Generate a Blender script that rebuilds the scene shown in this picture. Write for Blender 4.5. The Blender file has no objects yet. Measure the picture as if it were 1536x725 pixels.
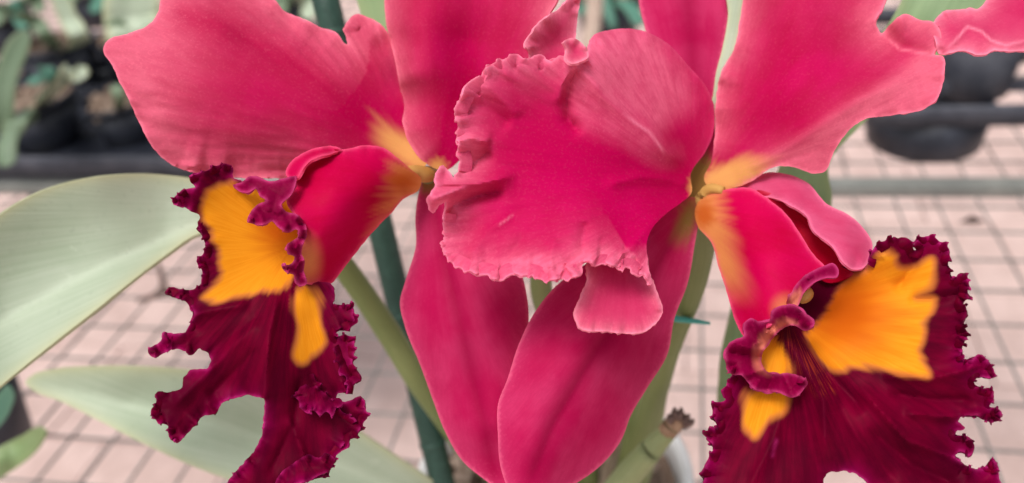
import bpy, bmesh, math, random
import numpy as np
from mathutils import Vector, Matrix, Euler
from mathutils.geometry import delaunay_2d_cdt

random.seed(7)
RNG = np.random.default_rng(11)
S = bpy.context.scene
COL = S.collection

# ------------------------------------------------------------------ camera
F = 1250.0                       # focal length in photograph pixels (1536 wide)
CX, CY = 768.0, 362.5
PITCH, YAW, ROLL = math.radians(33), math.radians(14.2), math.radians(7)
CAM_H = 0.50
cam_d = bpy.data.cameras.new('camera')
cam = bpy.data.objects.new('camera', cam_d)
COL.objects.link(cam)
cam_d.sensor_width = 36.0
cam_d.lens = F / 1536.0 * 36.0
cam_d.clip_start = 0.01
cam_d.clip_end = 100
CM = (Matrix.Translation((0, 0, CAM_H)) @ Matrix.Rotation(YAW, 4, 'Z')
      @ Matrix.Rotation(math.pi / 2 - PITCH, 4, 'X') @ Matrix.Rotation(-ROLL, 4, 'Z'))
cam.matrix_world = CM
cam_d.dof.use_dof = True
cam_d.dof.focus_distance = 0.211
cam_d.dof.aperture_fstop = 8.6
S.camera = cam

# ------------------------------------------------------------------ light
w = bpy.data.worlds.new('World'); S.world = w; w.use_nodes = True
nt = w.node_tree
bg = nt.nodes['Background']
sky = nt.nodes.new('ShaderNodeTexSky'); sky.sky_type = 'NISHITA'; sky.sun_disc = False
sun_dir = Vector((-0.14, -0.36, 0.93)).normalized()     # towards the sun: behind and left of the camera
sky.sun_elevation = math.asin(sun_dir.z)
sky.sun_rotation = math.atan2(sun_dir.x, sun_dir.y)
sky.air_density = 1.0; sky.dust_density = 5.0; sky.ozone_density = 0.6
hs = nt.nodes.new('ShaderNodeHueSaturation'); hs.inputs['Saturation'].default_value = 0.25
nt.links.new(sky.outputs[0], hs.inputs['Color'])
nt.links.new(hs.outputs[0], bg.inputs['Color'])
bg.inputs['Strength'].default_value = 0.11
sl = bpy.data.lights.new('sun', 'SUN'); sl.energy = 1.5; sl.angle = math.radians(22); sl.color = (1.0, 0.96, 0.9)
so = bpy.data.objects.new('sun', sl); COL.objects.link(so)
so.rotation_euler = sun_dir.to_track_quat('Z', 'Y').to_euler()
S.view_settings.view_transform = 'Standard'
S.view_settings.look = 'None'
S.view_settings.gamma = 1.0
S.view_settings.use_curve_mapping = False
S.view_settings.exposure = 0.48

# ------------------------------------------------------------------ helpers
CMI = np.array(CM)


def P(u, v, mm):
    """photograph position + distance along the optical axis (millimetres) -> place in the scene"""
    d = mm / 1000.0
    return CM @ Vector(((u - CX) / F * d, -(v - CY) / F * d, -d))


def on_z(u, v, z=0.0):
    o = CM.translation
    r = P(u, v, 1000) - o
    t = (z - o.z) / r.z
    return o + r * t


def prop(o, label=None, cat=None, group=None, kind=None):
    if label: o['label'] = label
    if cat: o['category'] = cat
    if group: o['group'] = group
    if kind: o['kind'] = kind
    return o


def empty(name, loc, label, cat, group=None):
    o = bpy.data.objects.new(name, None)
    o.empty_display_size = 0.02
    o.location = loc
    COL.objects.link(o)
    return prop(o, label, cat, group)


bpy.context.view_layer.update()
WLOC = {}


def wloc(o):
    v = Vector(o.location)
    while o.parent:
        o = o.parent
        v = v + Vector(o.location)
    return v


def mesh_obj(name, verts, faces, mat, parent=None, smooth=True, origin=None):
    """world-space verts -> one object whose origin sits at its own place"""
    V = np.array(verts, dtype=float)
    org = np.array(origin if origin is not None else V.mean(axis=0))
    me = bpy.data.meshes.new(name)
    me.from_pydata((V - org).tolist(), [], faces)
    if smooth:
        me.polygons.foreach_set('use_smooth', [True] * len(me.polygons))
    me.materials.append(mat)
    o = bpy.data.objects.new(name, me)
    COL.objects.link(o)
    if parent:
        o.parent = parent
        o.location = Vector(org) - wloc(parent)
    else:
        o.location = org
    return o


def set_attr(o, **kw):
    for k, a in kw.items():
        at = o.data.attributes.new(k, 'FLOAT', 'POINT')
        at.data.foreach_set('value', np.asarray(a, dtype=np.float32))


# ---- numeric noise
_H = RNG.random((64, 64)); _H1 = RNG.random(512)


def n1(x):
    x = np.asarray(x, float); i = np.floor(x).astype(int); f = x - i; f = f * f * (3 - 2 * f)
    return (_H1[i % 512] * (1 - f) + _H1[(i + 1) % 512] * f) * 2 - 1


def n2(x, y):
    x = np.asarray(x, float); y = np.asarray(y, float)
    i = np.floor(x).astype(int); j = np.floor(y).astype(int)
    f = x - i; g = y - j; f = f * f * (3 - 2 * f); g = g * g * (3 - 2 * g)
    a = _H[i % 64, j % 64]; b = _H[(i + 1) % 64, j % 64]; c = _H[i % 64, (j + 1) % 64]; d = _H[(i + 1) % 64, (j + 1) % 64]
    return ((a * (1 - f) + b * f) * (1 - g) + (c * (1 - f) + d * f) * g) * 2 - 1


def sstep(a, b, x):
    t = np.clip((x - a) / (b - a), 0, 1)
    return t * t * (3 - 2 * t)


def closed_curve(pts, step):
    """closed Catmull-Rom through the points, resampled; third value = free-margin weight"""
    p = np.array([(q[0], q[1], q[2] if len(q) > 2 else 1.0) for q in pts], float)
    n = len(p); out = []
    for i in range(n):
        p0, p1, p2, p3 = p[i - 1], p[i], p[(i + 1) % n], p[(i + 2) % n]
        L = np.hypot(*(p2 - p1)[:2]); k = max(1, int(round(L / step)))
        l0 = max(1e-3, np.hypot(*(p1 - p0)[:2])); l2 = max(1e-3, np.hypot(*(p3 - p2)[:2])); L = max(L, 1e-3)
        m1 = ((p2 - p1) / L * l0 + (p1 - p0) / l0 * L) / (l0 + L) * L
        m2 = ((p3 - p2) / l2 * L + (p2 - p1) / L * l2) / (l2 + L) * L
        for a in range(k):
            t = a / k
            h = (2 * t**3 - 3 * t**2 + 1) * p1 + (t**3 - 2 * t**2 + t) * m1 + (-2 * t**3 + 3 * t**2) * p2 + (t**3 - t**2) * m2
            h[2] = p1[2] * (1 - t) + p2[2] * t
            out.append(h)
    return np.array(out)


def inside(poly, X, Y):
    x0, y0 = poly[:, 0], poly[:, 1]
    x1, y1 = np.roll(x0, -1), np.roll(y0, -1)
    r = np.zeros(len(X), bool)
    for a, b, c, d in zip(x0, y0, x1, y1):
        if b == d: continue
        m = (b > Y) != (d > Y)
        r ^= m & (X < (c - a) * (Y - b) / (d - b) + a)
    return r


def seg_dist(line, X, Y, closed=False):
    """distance to a polyline and position along it (0..1)"""
    L = np.array(line, float)[:, :2]
    if closed: L = np.vstack([L, L[:1]])
    best = np.full(len(X), 1e9); tt = np.zeros(len(X)); n = len(L) - 1
    for i in range(n):
        a, b = L[i], L[i + 1]; d = b - a; q = max(d @ d, 1e-9)
        t = np.clip(((X - a[0]) * d[0] + (Y - a[1]) * d[1]) / q, 0, 1)
        e = np.hypot(X - a[0] - t * d[0], Y - a[1] - t * d[1])
        m = e < best
        best[m] = e[m]; tt[m] = (i + t[m]) / n
    return best, tt


def tps(ctrl, X, Y, reg=0.02):
    c = np.array(ctrl, float); n = len(c)
    sc = 100.0
    A = c[:, :2] / sc
    def U(r2): return r2 * np.log(np.maximum(r2, 1e-9)) * 0.5
    d2 = ((A[:, None] - A[None]) ** 2).sum(-1)
    K = U(d2) + reg * np.eye(n)
    Pm = np.hstack([np.ones((n, 1)), A])
    M = np.block([[K, Pm], [Pm.T, np.zeros((3, 3))]])
    s = np.linalg.solve(M, np.concatenate([c[:, 2], np.zeros(3)]))
    Q = np.stack([X, Y], 1) / sc
    r2 = ((Q[:, None] - A[None]) ** 2).sum(-1)
    return U(r2) @ s[:n] + s[n] + Q @ s[n + 1:]


CTRL = {}


def blade(name, parent, outline, ctrl, mat, base, sp=4.0, fringe=(0, 8), ruffle=(0, 40, 25), creases=(),
          thick=0.7, masks=None, margin=22, fine=0.0, rib=None, seed=0, far=0.0, lines=(), cor=0.0):
    """a thin organ (petal, sepal, lip, leaf): outline, curvature in depth, waved margin, pigment masks"""
    C = closed_curve(outline, sp * 0.75)
    xy = C[:, :2].copy()
    T = np.roll(xy, -1, 0) - np.roll(xy, 1, 0)
    T /= np.maximum(np.hypot(T[:, 0], T[:, 1]), 1e-6)[:, None]
    N = np.stack([T[:, 1], -T[:, 0]], 1)
    sarc = np.concatenate([[0], np.cumsum(np.hypot(*np.diff(xy, axis=0).T))])
    if fringe[0]:
        f = n1(sarc / fringe[1] + seed * 31) * 0.7 + n1(sarc / fringe[1] * 2.3 + seed * 17) * 0.45
        xy += N * (f * fringe[0] * C[:, 2])[:, None]
    x0, y0 = xy.min(0); x1, y1 = xy.max(0)
    gx, gy = np.meshgrid(np.arange(x0, x1, sp), np.arange(y0, y1, sp * 0.866))
    gx = gx + (np.arange(gx.shape[0]) % 2)[:, None] * sp * 0.5
    gx = gx.ravel(); gy = gy.ravel()
    m = inside(xy, gx, gy)
    gx, gy = gx[m], gy[m]
    bd, _ = seg_dist(xy, gx, gy, True)
    m = bd > sp * 0.55
    gx, gy = gx[m], gy[m]
    pts = [Vector(q) for q in xy] + [Vector((a, b)) for a, b in zip(gx, gy)]
    n = len(xy)
    res = delaunay_2d_cdt(pts, [(i, (i + 1) % n) for i in range(n)], [], 1, 1e-5)
    V = np.array([(q.x, q.y) for q in res[0]]); faces = [tuple(q) for q in res[2]]
    X, Y = V[:, 0], V[:, 1]
    cen = V[np.array(faces)].mean(1)
    ok = inside(xy, cen[:, 0], cen[:, 1])
    faces = [q for q, k in zip(faces, ok) if k]
    used = np.zeros(len(V), bool); used[np.array(faces).ravel()] = True
    idx = np.cumsum(used) - 1
    X, Y = X[used], Y[used]
    faces = [tuple(int(idx[k]) for k in q) for q in faces]
    # nearest outline sample
    near = np.zeros(len(X), int); dist = np.full(len(X), 1e9)
    for a in range(0, len(X), 2000):
        D = (X[a:a + 2000, None] - xy[None, :, 0]) ** 2 + (Y[a:a + 2000, None] - xy[None, :, 1]) ** 2
        near[a:a + 2000] = D.argmin(1); dist[a:a + 2000] = np.sqrt(D.min(1))
    wgt = C[near, 2]; sa = sarc[near]
    Z = tps(ctrl, X, Y)
    if ruffle[0]:
        fall = np.exp(-(dist / ruffle[2]) ** 1.4) * wgt
        ph = sa / ruffle[1]
        wv = np.sin(2 * math.pi * (ph + 0.45 * n1(ph * 0.7 + seed * 5))) * (0.55 + 0.75 * n1(ph * 0.43 + 9 + seed)) + 0.35 * n1(ph * 2.1 + seed * 3)
        Z = Z + ruffle[0] * fall * wv
    for line, amp, wd in creases:
        d, t = seg_dist(line, X, Y)
        Z = Z + amp * np.exp(-(d / wd) ** 1.3) * sstep(0, .15, t) * sstep(0, .15, 1 - t)
    rx, ry = X - base[0], Y - base[1]
    rad = np.hypot(rx, ry); ang = np.arctan2(ry, rx)
    if fine:
        ew = np.exp(-(dist / (margin * 1.3)) ** 1.2) * wgt
        Z = Z + fine * (n2(ang * 26 + seed, rad / 70) * 0.6 + n2(ang * 52, rad / 40 + 7) * 0.4) * np.clip(rad / 90, 0, 1) * (0.12 + 1.1 * ew)
    if base[0] < X.mean(): pass
    else: ang = np.arctan2(ry, -rx)          # keep the branch cut away from the blade
    d = Z / 1000.0
    cs = np.stack([(X - CX) / F * d, -(Y - CY) / F * d, -d, np.ones(len(X))], 1)
    W = (cs @ CMI.T)[:, :3]
    # face the camera
    f0 = np.array(faces)
    a, b, c = W[f0[:, 0]], W[f0[:, 1]], W[f0[:, 2]]
    nn = np.cross(b - a, c - a)
    camp = np.array(CM.translation)
    if ((camp - a) * nn).sum() < 0:
        faces = [q[::-1] for q in faces]
    o = mesh_obj(name, W, faces, mat, parent)
    edge = np.exp(-(dist / margin) ** 1.2) * np.clip(wgt, 0, 1)
    at = dict(ang=ang * 4.0, rad=rad / 100.0, edge=edge, rim=np.exp(-(dist / 2.6) ** 2) * np.clip(wgt, 0, 1))
    if far:
        at['edge'] = np.clip(at['edge'] + far * sstep(0.5, 1.0, rad / rad.max()), 0, 1)
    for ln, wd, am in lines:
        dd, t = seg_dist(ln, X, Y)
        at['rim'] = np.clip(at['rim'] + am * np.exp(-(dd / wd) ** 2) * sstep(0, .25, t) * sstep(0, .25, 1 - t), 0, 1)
    for k, fn in (masks or {}).items():
        if k == 'edge_add': at['edge'] = np.clip(at['edge'] + fn(X, Y, ang, rad), 0, 1)
        elif k == 'edge_sub': at['edge'] = at['edge'] * (1 - fn(X, Y, ang, rad))
        else: at[k] = fn(X, Y, ang, rad)
    if rib:
        dd, t = seg_dist(rib[0], X, Y)
        at['rib'] = np.exp(-(dd / rib[1]) ** 1.3) * sstep(0, .1, 1 - t)
    set_attr(o, **at)
    CTRL[o.name] = ctrl
    if thick:
        md = o.modifiers.new('thickness', 'SOLIDIFY'); md.thickness = thick / 1000.0; md.offset = -1
        es = o.modifiers.new('crisp_margin', 'EDGE_SPLIT'); es.split_angle = math.radians(62)
    return o


def ruffle_band(parent, path, ctrl, mat, base, wl=17, width=7.0, inner=11.0, amp=1.7, lift=0.6, seed=0, flip=1, thick=0.6, e0=0.0, curl=3.2):
    """gathered margin: a ribbon rooted on the lip whose free edge swings in and out of the blade's surface"""
    p = np.array(path, float); pts = []
    n = len(p)
    for i in range(n - 1):
        p0, p1, p2, p3 = p[max(i - 1, 0)], p[i], p[i + 1], p[min(i + 2, n - 1)]
        k = max(2, int(np.hypot(*(p2 - p1)) / 1.8))
        for a in range(k):
            t = a / k
            pts.append(0.5 * (2 * p1 + (p2 - p0) * t + (2 * p0 - 5 * p1 + 4 * p2 - p3) * t * t + (3 * p1 - p0 - 3 * p2 + p3) * t ** 3))
    pts = np.array(pts + [p[-1]])
    for _ in range(6):                       # the root line runs smoother than the cut edge
        pts[1:-1] = (pts[:-2] + 2 * pts[1:-1] + pts[2:]) / 4
    T = np.gradient(pts, axis=0); T /= np.maximum(np.hypot(T[:, 0], T[:, 1]), 1e-6)[:, None]
    N = np.stack([T[:, 1], -T[:, 0]], 1) * flip
    sa = np.concatenate([[0], np.cumsum(np.hypot(*np.diff(pts, axis=0).T))])
    ph = 2 * math.pi * (sa / wl + 0.55 * n1(sa / wl * 0.6 + seed * 7))
    am = 0.75 + 0.5 * n1(sa / wl * 0.45 + seed * 3 + 40)
    ends = sstep(0, 25, sa) * sstep(0, 25, sa[-1] - sa)
    rows = 7; XY, DZ, ed = [], [], []
    for r in range(rows):
        q = r / (rows - 1)
        out = -inner * (1 - q) + width * q * (0.55 + 0.45 * np.sin(ph)) * ends + 1.5 * q * n1(sa / 4.0 + seed)
        shear = curl * q * q * np.cos(ph) * am
        XY.append(pts + N * out[:, None] + T * shear[:, None])
        DZ.append(amp * (q ** 1.3) * np.cos(ph + 0.5) * am * ends - lift * q ** 0.5 + 0.35 * (1 - q))
        ed.append(np.full(len(pts), q))
    XY = np.concatenate(XY); DZ = np.concatenate(DZ); ed = np.concatenate(ed)
    m = len(pts)
    Z = tps(ctrl, XY[:, 0], XY[:, 1]) + DZ
    d = Z / 1000.0
    cs = np.stack([(XY[:, 0] - CX) / F * d, -(XY[:, 1] - CY) / F * d, -d, np.ones(len(d))], 1)
    W = (cs @ CMI.T)[:, :3]
    Fc = [(r * m + i, r * m + i + 1, (r + 1) * m + i + 1, (r + 1) * m + i) for r in range(rows - 1) for i in range(m - 1)]
    a, b, c = W[Fc[0][0]], W[Fc[0][1]], W[Fc[0][2]]
    if np.dot(np.array(CM.translation) - a, np.cross(b - a, c - a)) < 0: Fc = [f[::-1] for f in Fc]
    o = mesh_obj('frill', W, Fc, mat, parent)
    rx, ry = XY[:, 0] - base[0], XY[:, 1] - base[1]
    set_attr(o, ang=np.arctan2(ry, rx) * 4, rad=np.hypot(rx, ry) / 100, edge=np.maximum(sstep(0.25, 1, ed) * 0.9, e0 * (0.6 + 0.4 * ed)), rim=sstep(0.86, 1.0, ed))
    md = o.modifiers.new('thickness', 'SOLIDIFY'); md.thickness = thick / 1000; md.offset = -1
    es = o.modifiers.new('crisp_margin', 'EDGE_SPLIT'); es.split_angle = math.radians(62)
    return o


def patch(polys, soft=8, streak=10, freq=30):
    """pigment patch: inside of the polygons with a streaked, feathered edge"""
    cur = [closed_curve(p, 4)[:, :2] for p in polys]
    def fn(X, Y, ang, rad):
        out = np.zeros(len(X))
        for c in cur:
            ins = inside(c, X, Y); d, _ = seg_dist(c, X, Y, True)
            sd = np.where(ins, d, -d)
            nz = n2(ang * freq, rad / 90) * 0.7 + n2(ang * freq * 2.1, rad / 45) * 0.4
            out = np.maximum(out, sstep(-soft, soft, sd + streak * nz))
        return out
    return fn


def near_pt(u, v, r0, r1, sx=1.0, sy=1.0, rot=0.0, streak=0.25):
    ca, sa = math.cos(rot), math.sin(rot)
    def fn(X, Y, ang, rad):
        dx, dy = X - u, Y - v
        a = (dx * ca + dy * sa) / sx; b = (-dx * sa + dy * ca) / sy
        d = np.hypot(a, b) * (1 + streak * n2(ang * 14, rad / 60))
        return 1 - sstep(r0, r1, d)
    return fn


def tube(name, pts, radii, mat, parent=None, seg=14, sub=6, squash=1.0):
    pts = [Vector(p) for p in pts]
    path = []; rr = []
    n = len(pts)
    for i in range(n - 1):
        p0 = pts[max(i - 1, 0)]; p1 = pts[i]; p2 = pts[i + 1]; p3 = pts[min(i + 2, n - 1)]
        for k in range(sub):
            t = k / sub
            path.append(0.5 * ((2 * p1) + (p2 - p0) * t + (2 * p0 - 5 * p1 + 4 * p2 - p3) * t * t + (3 * p1 - p0 - 3 * p2 + p3) * t ** 3))
            tt = t * t * (3 - 2 * t); rr.append(radii[i] * (1 - tt) + radii[i + 1] * tt)
    path.append(pts[-1]); rr.append(radii[-1])
    V, Fc = [], []
    up = Vector((0.31, 0.2, 0.93)); m = len(path)
    for i, p in enumerate(path):
        t = (path[min(i + 1, m - 1)] - path[max(i - 1, 0)]).normalized()
        if abs(t.dot(up)) > 0.95: a = t.cross(Vector((1, 0, 0))).normalized()
        else: a = t.cross(up).normalized()
        b = t.cross(a)
        for k in range(seg):
            th = 2 * math.pi * k / seg
            V.append(p + (a * math.cos(th) + b * math.sin(th) * squash) * rr[i])
    for i in range(m - 1):
        for k in range(seg):
            k2 = (k + 1) % seg
            Fc.append((i * seg + k, i * seg + k2, (i + 1) * seg + k2, (i + 1) * seg + k))
    Fc.append(tuple(range(seg - 1, -1, -1))); Fc.append(tuple((m - 1) * seg + k for k in range(seg)))
    return mesh_obj(name, [tuple(v) for v in V], Fc, mat, parent)


def lathe(name, prof, loc, mat, parent=None, seg=40, jitter=0.0):
    """profile [(r, z)] about the vertical through loc"""
    V, Fc = [], []
    for r, z in prof:
        for k in range(seg):
            th = 2 * math.pi * k / seg
            V.append((loc[0] + r * math.cos(th), loc[1] + r * math.sin(th), loc[2] + z))
    for i in range(len(prof) - 1):
        for k in range(seg):
            k2 = (k + 1) % seg
            Fc.append((i * seg + k, i * seg + k2, (i + 1) * seg + k2, (i + 1) * seg + k))
    o = mesh_obj(name, V, Fc, mat, parent, origin=loc)
    return o


def strap(name, pts, width, mat, parent=None, thick=0.0012, vee=0.25, tip=0.12, side=None, n=28, basew=0.5):
    """strap leaf along a 3-D curve, folded a little along its midrib"""
    pts = [Vector(p) for p in pts]; path = []; k = len(pts)
    for i in range(k - 1):
        p0 = pts[max(i - 1, 0)]; p1 = pts[i]; p2 = pts[i + 1]; p3 = pts[min(i + 2, k - 1)]
        m = max(4, n // (k - 1))
        for a in range(m):
            t = a / m
            path.append(0.5 * ((2 * p1) + (p2 - p0) * t + (2 * p0 - 5 * p1 + 4 * p2 - p3) * t * t + (3 * p1 - p0 - 3 * p2 + p3) * t ** 3))
    path.append(pts[-1]); m = len(path)
    V, Fc = [], []; cols = 7; at_a, at_e, at_r = [], [], []
    sd = Vector(side) if side else None
    for i, p in enumerate(path):
        t = (path[min(i + 1, m - 1)] - path[max(i - 1, 0)]).normalized()
        a = sd - t * sd.dot(t) if sd else t.cross(Vector((0, 0, 1)))
        if a.length < 1e-4: a = Vector((1, 0, 0))
        a.normalize(); b = a.cross(t)
        s = i / (m - 1)
        wd = width * 0.5 * min(1, basew + (1 - basew) * s / 0.35) * min(1, ((1 - s) / tip) ** 0.5 if s > 1 - tip else 1)
        wd = max(wd, 0.0004)
        for c in range(cols):
            q = (c / (cols - 1)) * 2 - 1
            V.append(p + a * q * wd + b * abs(q) * wd * vee)
            at_a.append(q * 2); at_e.append(math.exp(-((1 - abs(q)) / .12))); at_r.append(s * 3)
    for i in range(m - 1):
        for c in range(cols - 1):
            j = i * cols + c
            Fc.append((j, j + 1, j + cols + 1, j + cols))
    o = mesh_obj(name, [tuple(v) for v in V], Fc, mat, parent)
    set_attr(o, ang=at_a, edge=at_e, rad=at_r, rim=[0] * len(V), rib=[math.exp(-(abs(x) / .25) ** 2) for x in at_a])
    md = o.modifiers.new('thickness', 'SOLIDIFY'); md.thickness = thick; md.offset = 0
    return o


# ------------------------------------------------------------------ materials
def new_mat(name):
    m = bpy.data.materials.new(name); m.use_nodes = True
    nt = m.node_tree; nt.nodes.clear()
    out = nt.nodes.new('ShaderNodeOutputMaterial')
    return m, nt, out


def nd(nt, typ, **kw):
    n = nt.nodes.new(typ)
    for k, v in kw.items():
        if k in n.inputs.keys(): n.inputs[k].default_value = v
        else: setattr(n, k, v)
    return n


def attr(nt, name):
    n = nt.nodes.new('ShaderNodeAttribute'); n.attribute_name = name
    return n.outputs['Fac']


def math_(nt, op, a, b=None, c=None, clamp=False):
    n = nt.nodes.new('ShaderNodeMath'); n.operation = op; n.use_clamp = clamp
    for i, x in enumerate((a, b, c)):
        if x is None: continue
        if isinstance(x, (int, float)): n.inputs[i].default_value = x
        else: nt.links.new(x, n.inputs[i])
    return n.outputs[0]


def mix(nt, fac, a, b, blend='MIX'):
    n = nt.nodes.new('ShaderNodeMix'); n.data_type = 'RGBA'; n.blend_type = blend
    if isinstance(fac, (int, float)): n.inputs[0].default_value = fac
    else: nt.links.new(fac, n.inputs[0])
    for i, x in ((6, a), (7, b)):
        if isinstance(x, tuple): n.inputs[i].default_value = (*x, 1)
        else: nt.links.new(x, n.inputs[i])
    return n.outputs[2]


def noise(nt, vec, scale, detail=3, rough=0.55, dim='3D'):
    n = nt.nodes.new('ShaderNodeTexNoise'); n.noise_dimensions = dim
    n.inputs['Scale'].default_value = scale; n.inputs['Detail'].default_value = detail; n.inputs['Roughness'].default_value = rough
    if vec is not None: nt.links.new(vec, n.inputs['Vector'])
    return n.outputs['Fac']


def ramp(nt, x, a, b):
    n = nt.nodes.new('ShaderNodeMapRange'); n.interpolation_type = 'SMOOTHSTEP'
    n.inputs[1].default_value = a; n.inputs[2].default_value = b
    nt.links.new(x, n.inputs[0])
    return n.outputs[0]


def combine(nt, x, y, z=None):
    n = nt.nodes.new('ShaderNodeCombineXYZ')
    nt.links.new(x, n.inputs[0]); nt.links.new(y, n.inputs[1])
    return n.outputs[0]


def srgb(r, g, b):
    f = lambda c: (c / 255 / 12.92) if c / 255 <= 0.04045 else ((c / 255 + 0.055) / 1.055) ** 2.4
    return (f(r), f(g), f(b))


def petal_mat(name, deep, mid, pale, base_c=srgb(232, 170, 100), rim_c=None, rough=0.55, trans=0.3, vein=0.2, sheen=0.0, bump=0.10, rib_c=None, mottle=0.3, vl=0.08):
    m, nt, out = new_mat(name)
    geo = nt.nodes.new('ShaderNodeTexCoord')
    ang, rad, edge, rim = attr(nt, 'ang'), attr(nt, 'rad'), attr(nt, 'edge'), attr(nt, 'rim')
    st = combine(nt, math_(nt, 'MULTIPLY', ang, 3.0), math_(nt, 'MULTIPLY', rad, 0.8))
    streak = noise(nt, st, 1.0, 4, 0.6)
    st2 = combine(nt, math_(nt, 'MULTIPLY', ang, 10.0), math_(nt, 'MULTIPLY', rad, 1.6))
    streak2 = noise(nt, st2, 1.0, 3, 0.6)
    blot = noise(nt, geo.outputs['Object'], 60, 3, 0.5)
    cells = noise(nt, geo.outputs['Object'], 1400, 2, 0.6)
    c = mix(nt, ramp(nt, math_(nt, 'ADD', math_(nt, 'MULTIPLY', streak, 0.3), math_(nt, 'MULTIPLY', blot, 0.7)), 0.36, 0.66), deep, mid)
    e = math_(nt, 'MULTIPLY', edge, math_(nt, 'ADD', 1.0 - mottle * .6, math_(nt, 'MULTIPLY', ramp(nt, math_(nt, 'ADD', math_(nt, 'MULTIPLY', streak2, 0.5), math_(nt, 'MULTIPLY', noise(nt, geo.outputs['Object'], 260, 3, 0.6), 0.5)), 0.36, 0.64), mottle)), clamp=True)
    c = mix(nt, e, c, pale)
    rb = math_(nt, 'MULTIPLY', attr(nt, 'rib'), 0.75)
    c = mix(nt, rb, c, rib_c or deep)
    c = mix(nt, attr(nt, 'base'), c, base_c)
    c = mix(nt, attr(nt, 'base2'), c, srgb(206, 104, 40))
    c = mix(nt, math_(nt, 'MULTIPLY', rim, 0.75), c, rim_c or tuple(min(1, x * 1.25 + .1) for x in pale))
    vn = noise(nt, combine(nt, math_(nt, 'MULTIPLY', ang, 16.0), math_(nt, 'MULTIPLY', rad, 2.2)), 1.0, 5, 0.7)
    vline = math_(nt, 'SUBTRACT', 1.0, math_(nt, 'MULTIPLY', math_(nt, 'ABSOLUTE', math_(nt, 'SUBTRACT', vn, 0.5)), 14.0), clamp=True)
    c = mix(nt, math_(nt, 'MULTIPLY', vline, vl), c, tuple(x * 0.75 for x in deep))
    c = mix(nt, math_(nt, 'MULTIPLY', ramp(nt, cells, 0.5, 0.75), math_(nt, 'ADD', 0.04, math_(nt, 'MULTIPLY', edge, 0.22))), c, tuple(min(1, x * 1.2 + .05) for x in pale))
    bs = nd(nt, 'ShaderNodeBsdfPrincipled')
    bs.inputs['Roughness'].default_value = rough
    bs.inputs['Specular IOR Level'].default_value = 0.05
    bs.inputs['Sheen Weight'].default_value = sheen
    bs.inputs['Sheen Roughness'].default_value = 0.4
    nt.links.new(c, bs.inputs['Base Color'])
    bp = nd(nt, 'ShaderNodeBump'); bp.inputs['Strength'].default_value = bump; bp.inputs['Distance'].default_value = 0.0006
    hgt = math_(nt, 'ADD', math_(nt, 'MULTIPLY', streak2, vein), math_(nt, 'MULTIPLY', cells, 0.12))
    nt.links.new(hgt, bp.inputs['Height']); nt.links.new(bp.outputs[0], bs.inputs['Normal'])
    tr = nd(nt, 'ShaderNodeBsdfTranslucent'); nt.links.new(c, tr.inputs['Color']); nt.links.new(bp.outputs[0], tr.inputs['Normal'])
    mx = nd(nt, 'ShaderNodeMixShader'); mx.inputs[0].default_value = trans
    nt.links.new(bs.outputs[0], mx.inputs[1]); nt.links.new(tr.outputs[0], mx.inputs[2])
    nt.links.new(mx.outputs[0], out.inputs[0])
    return m


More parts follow.
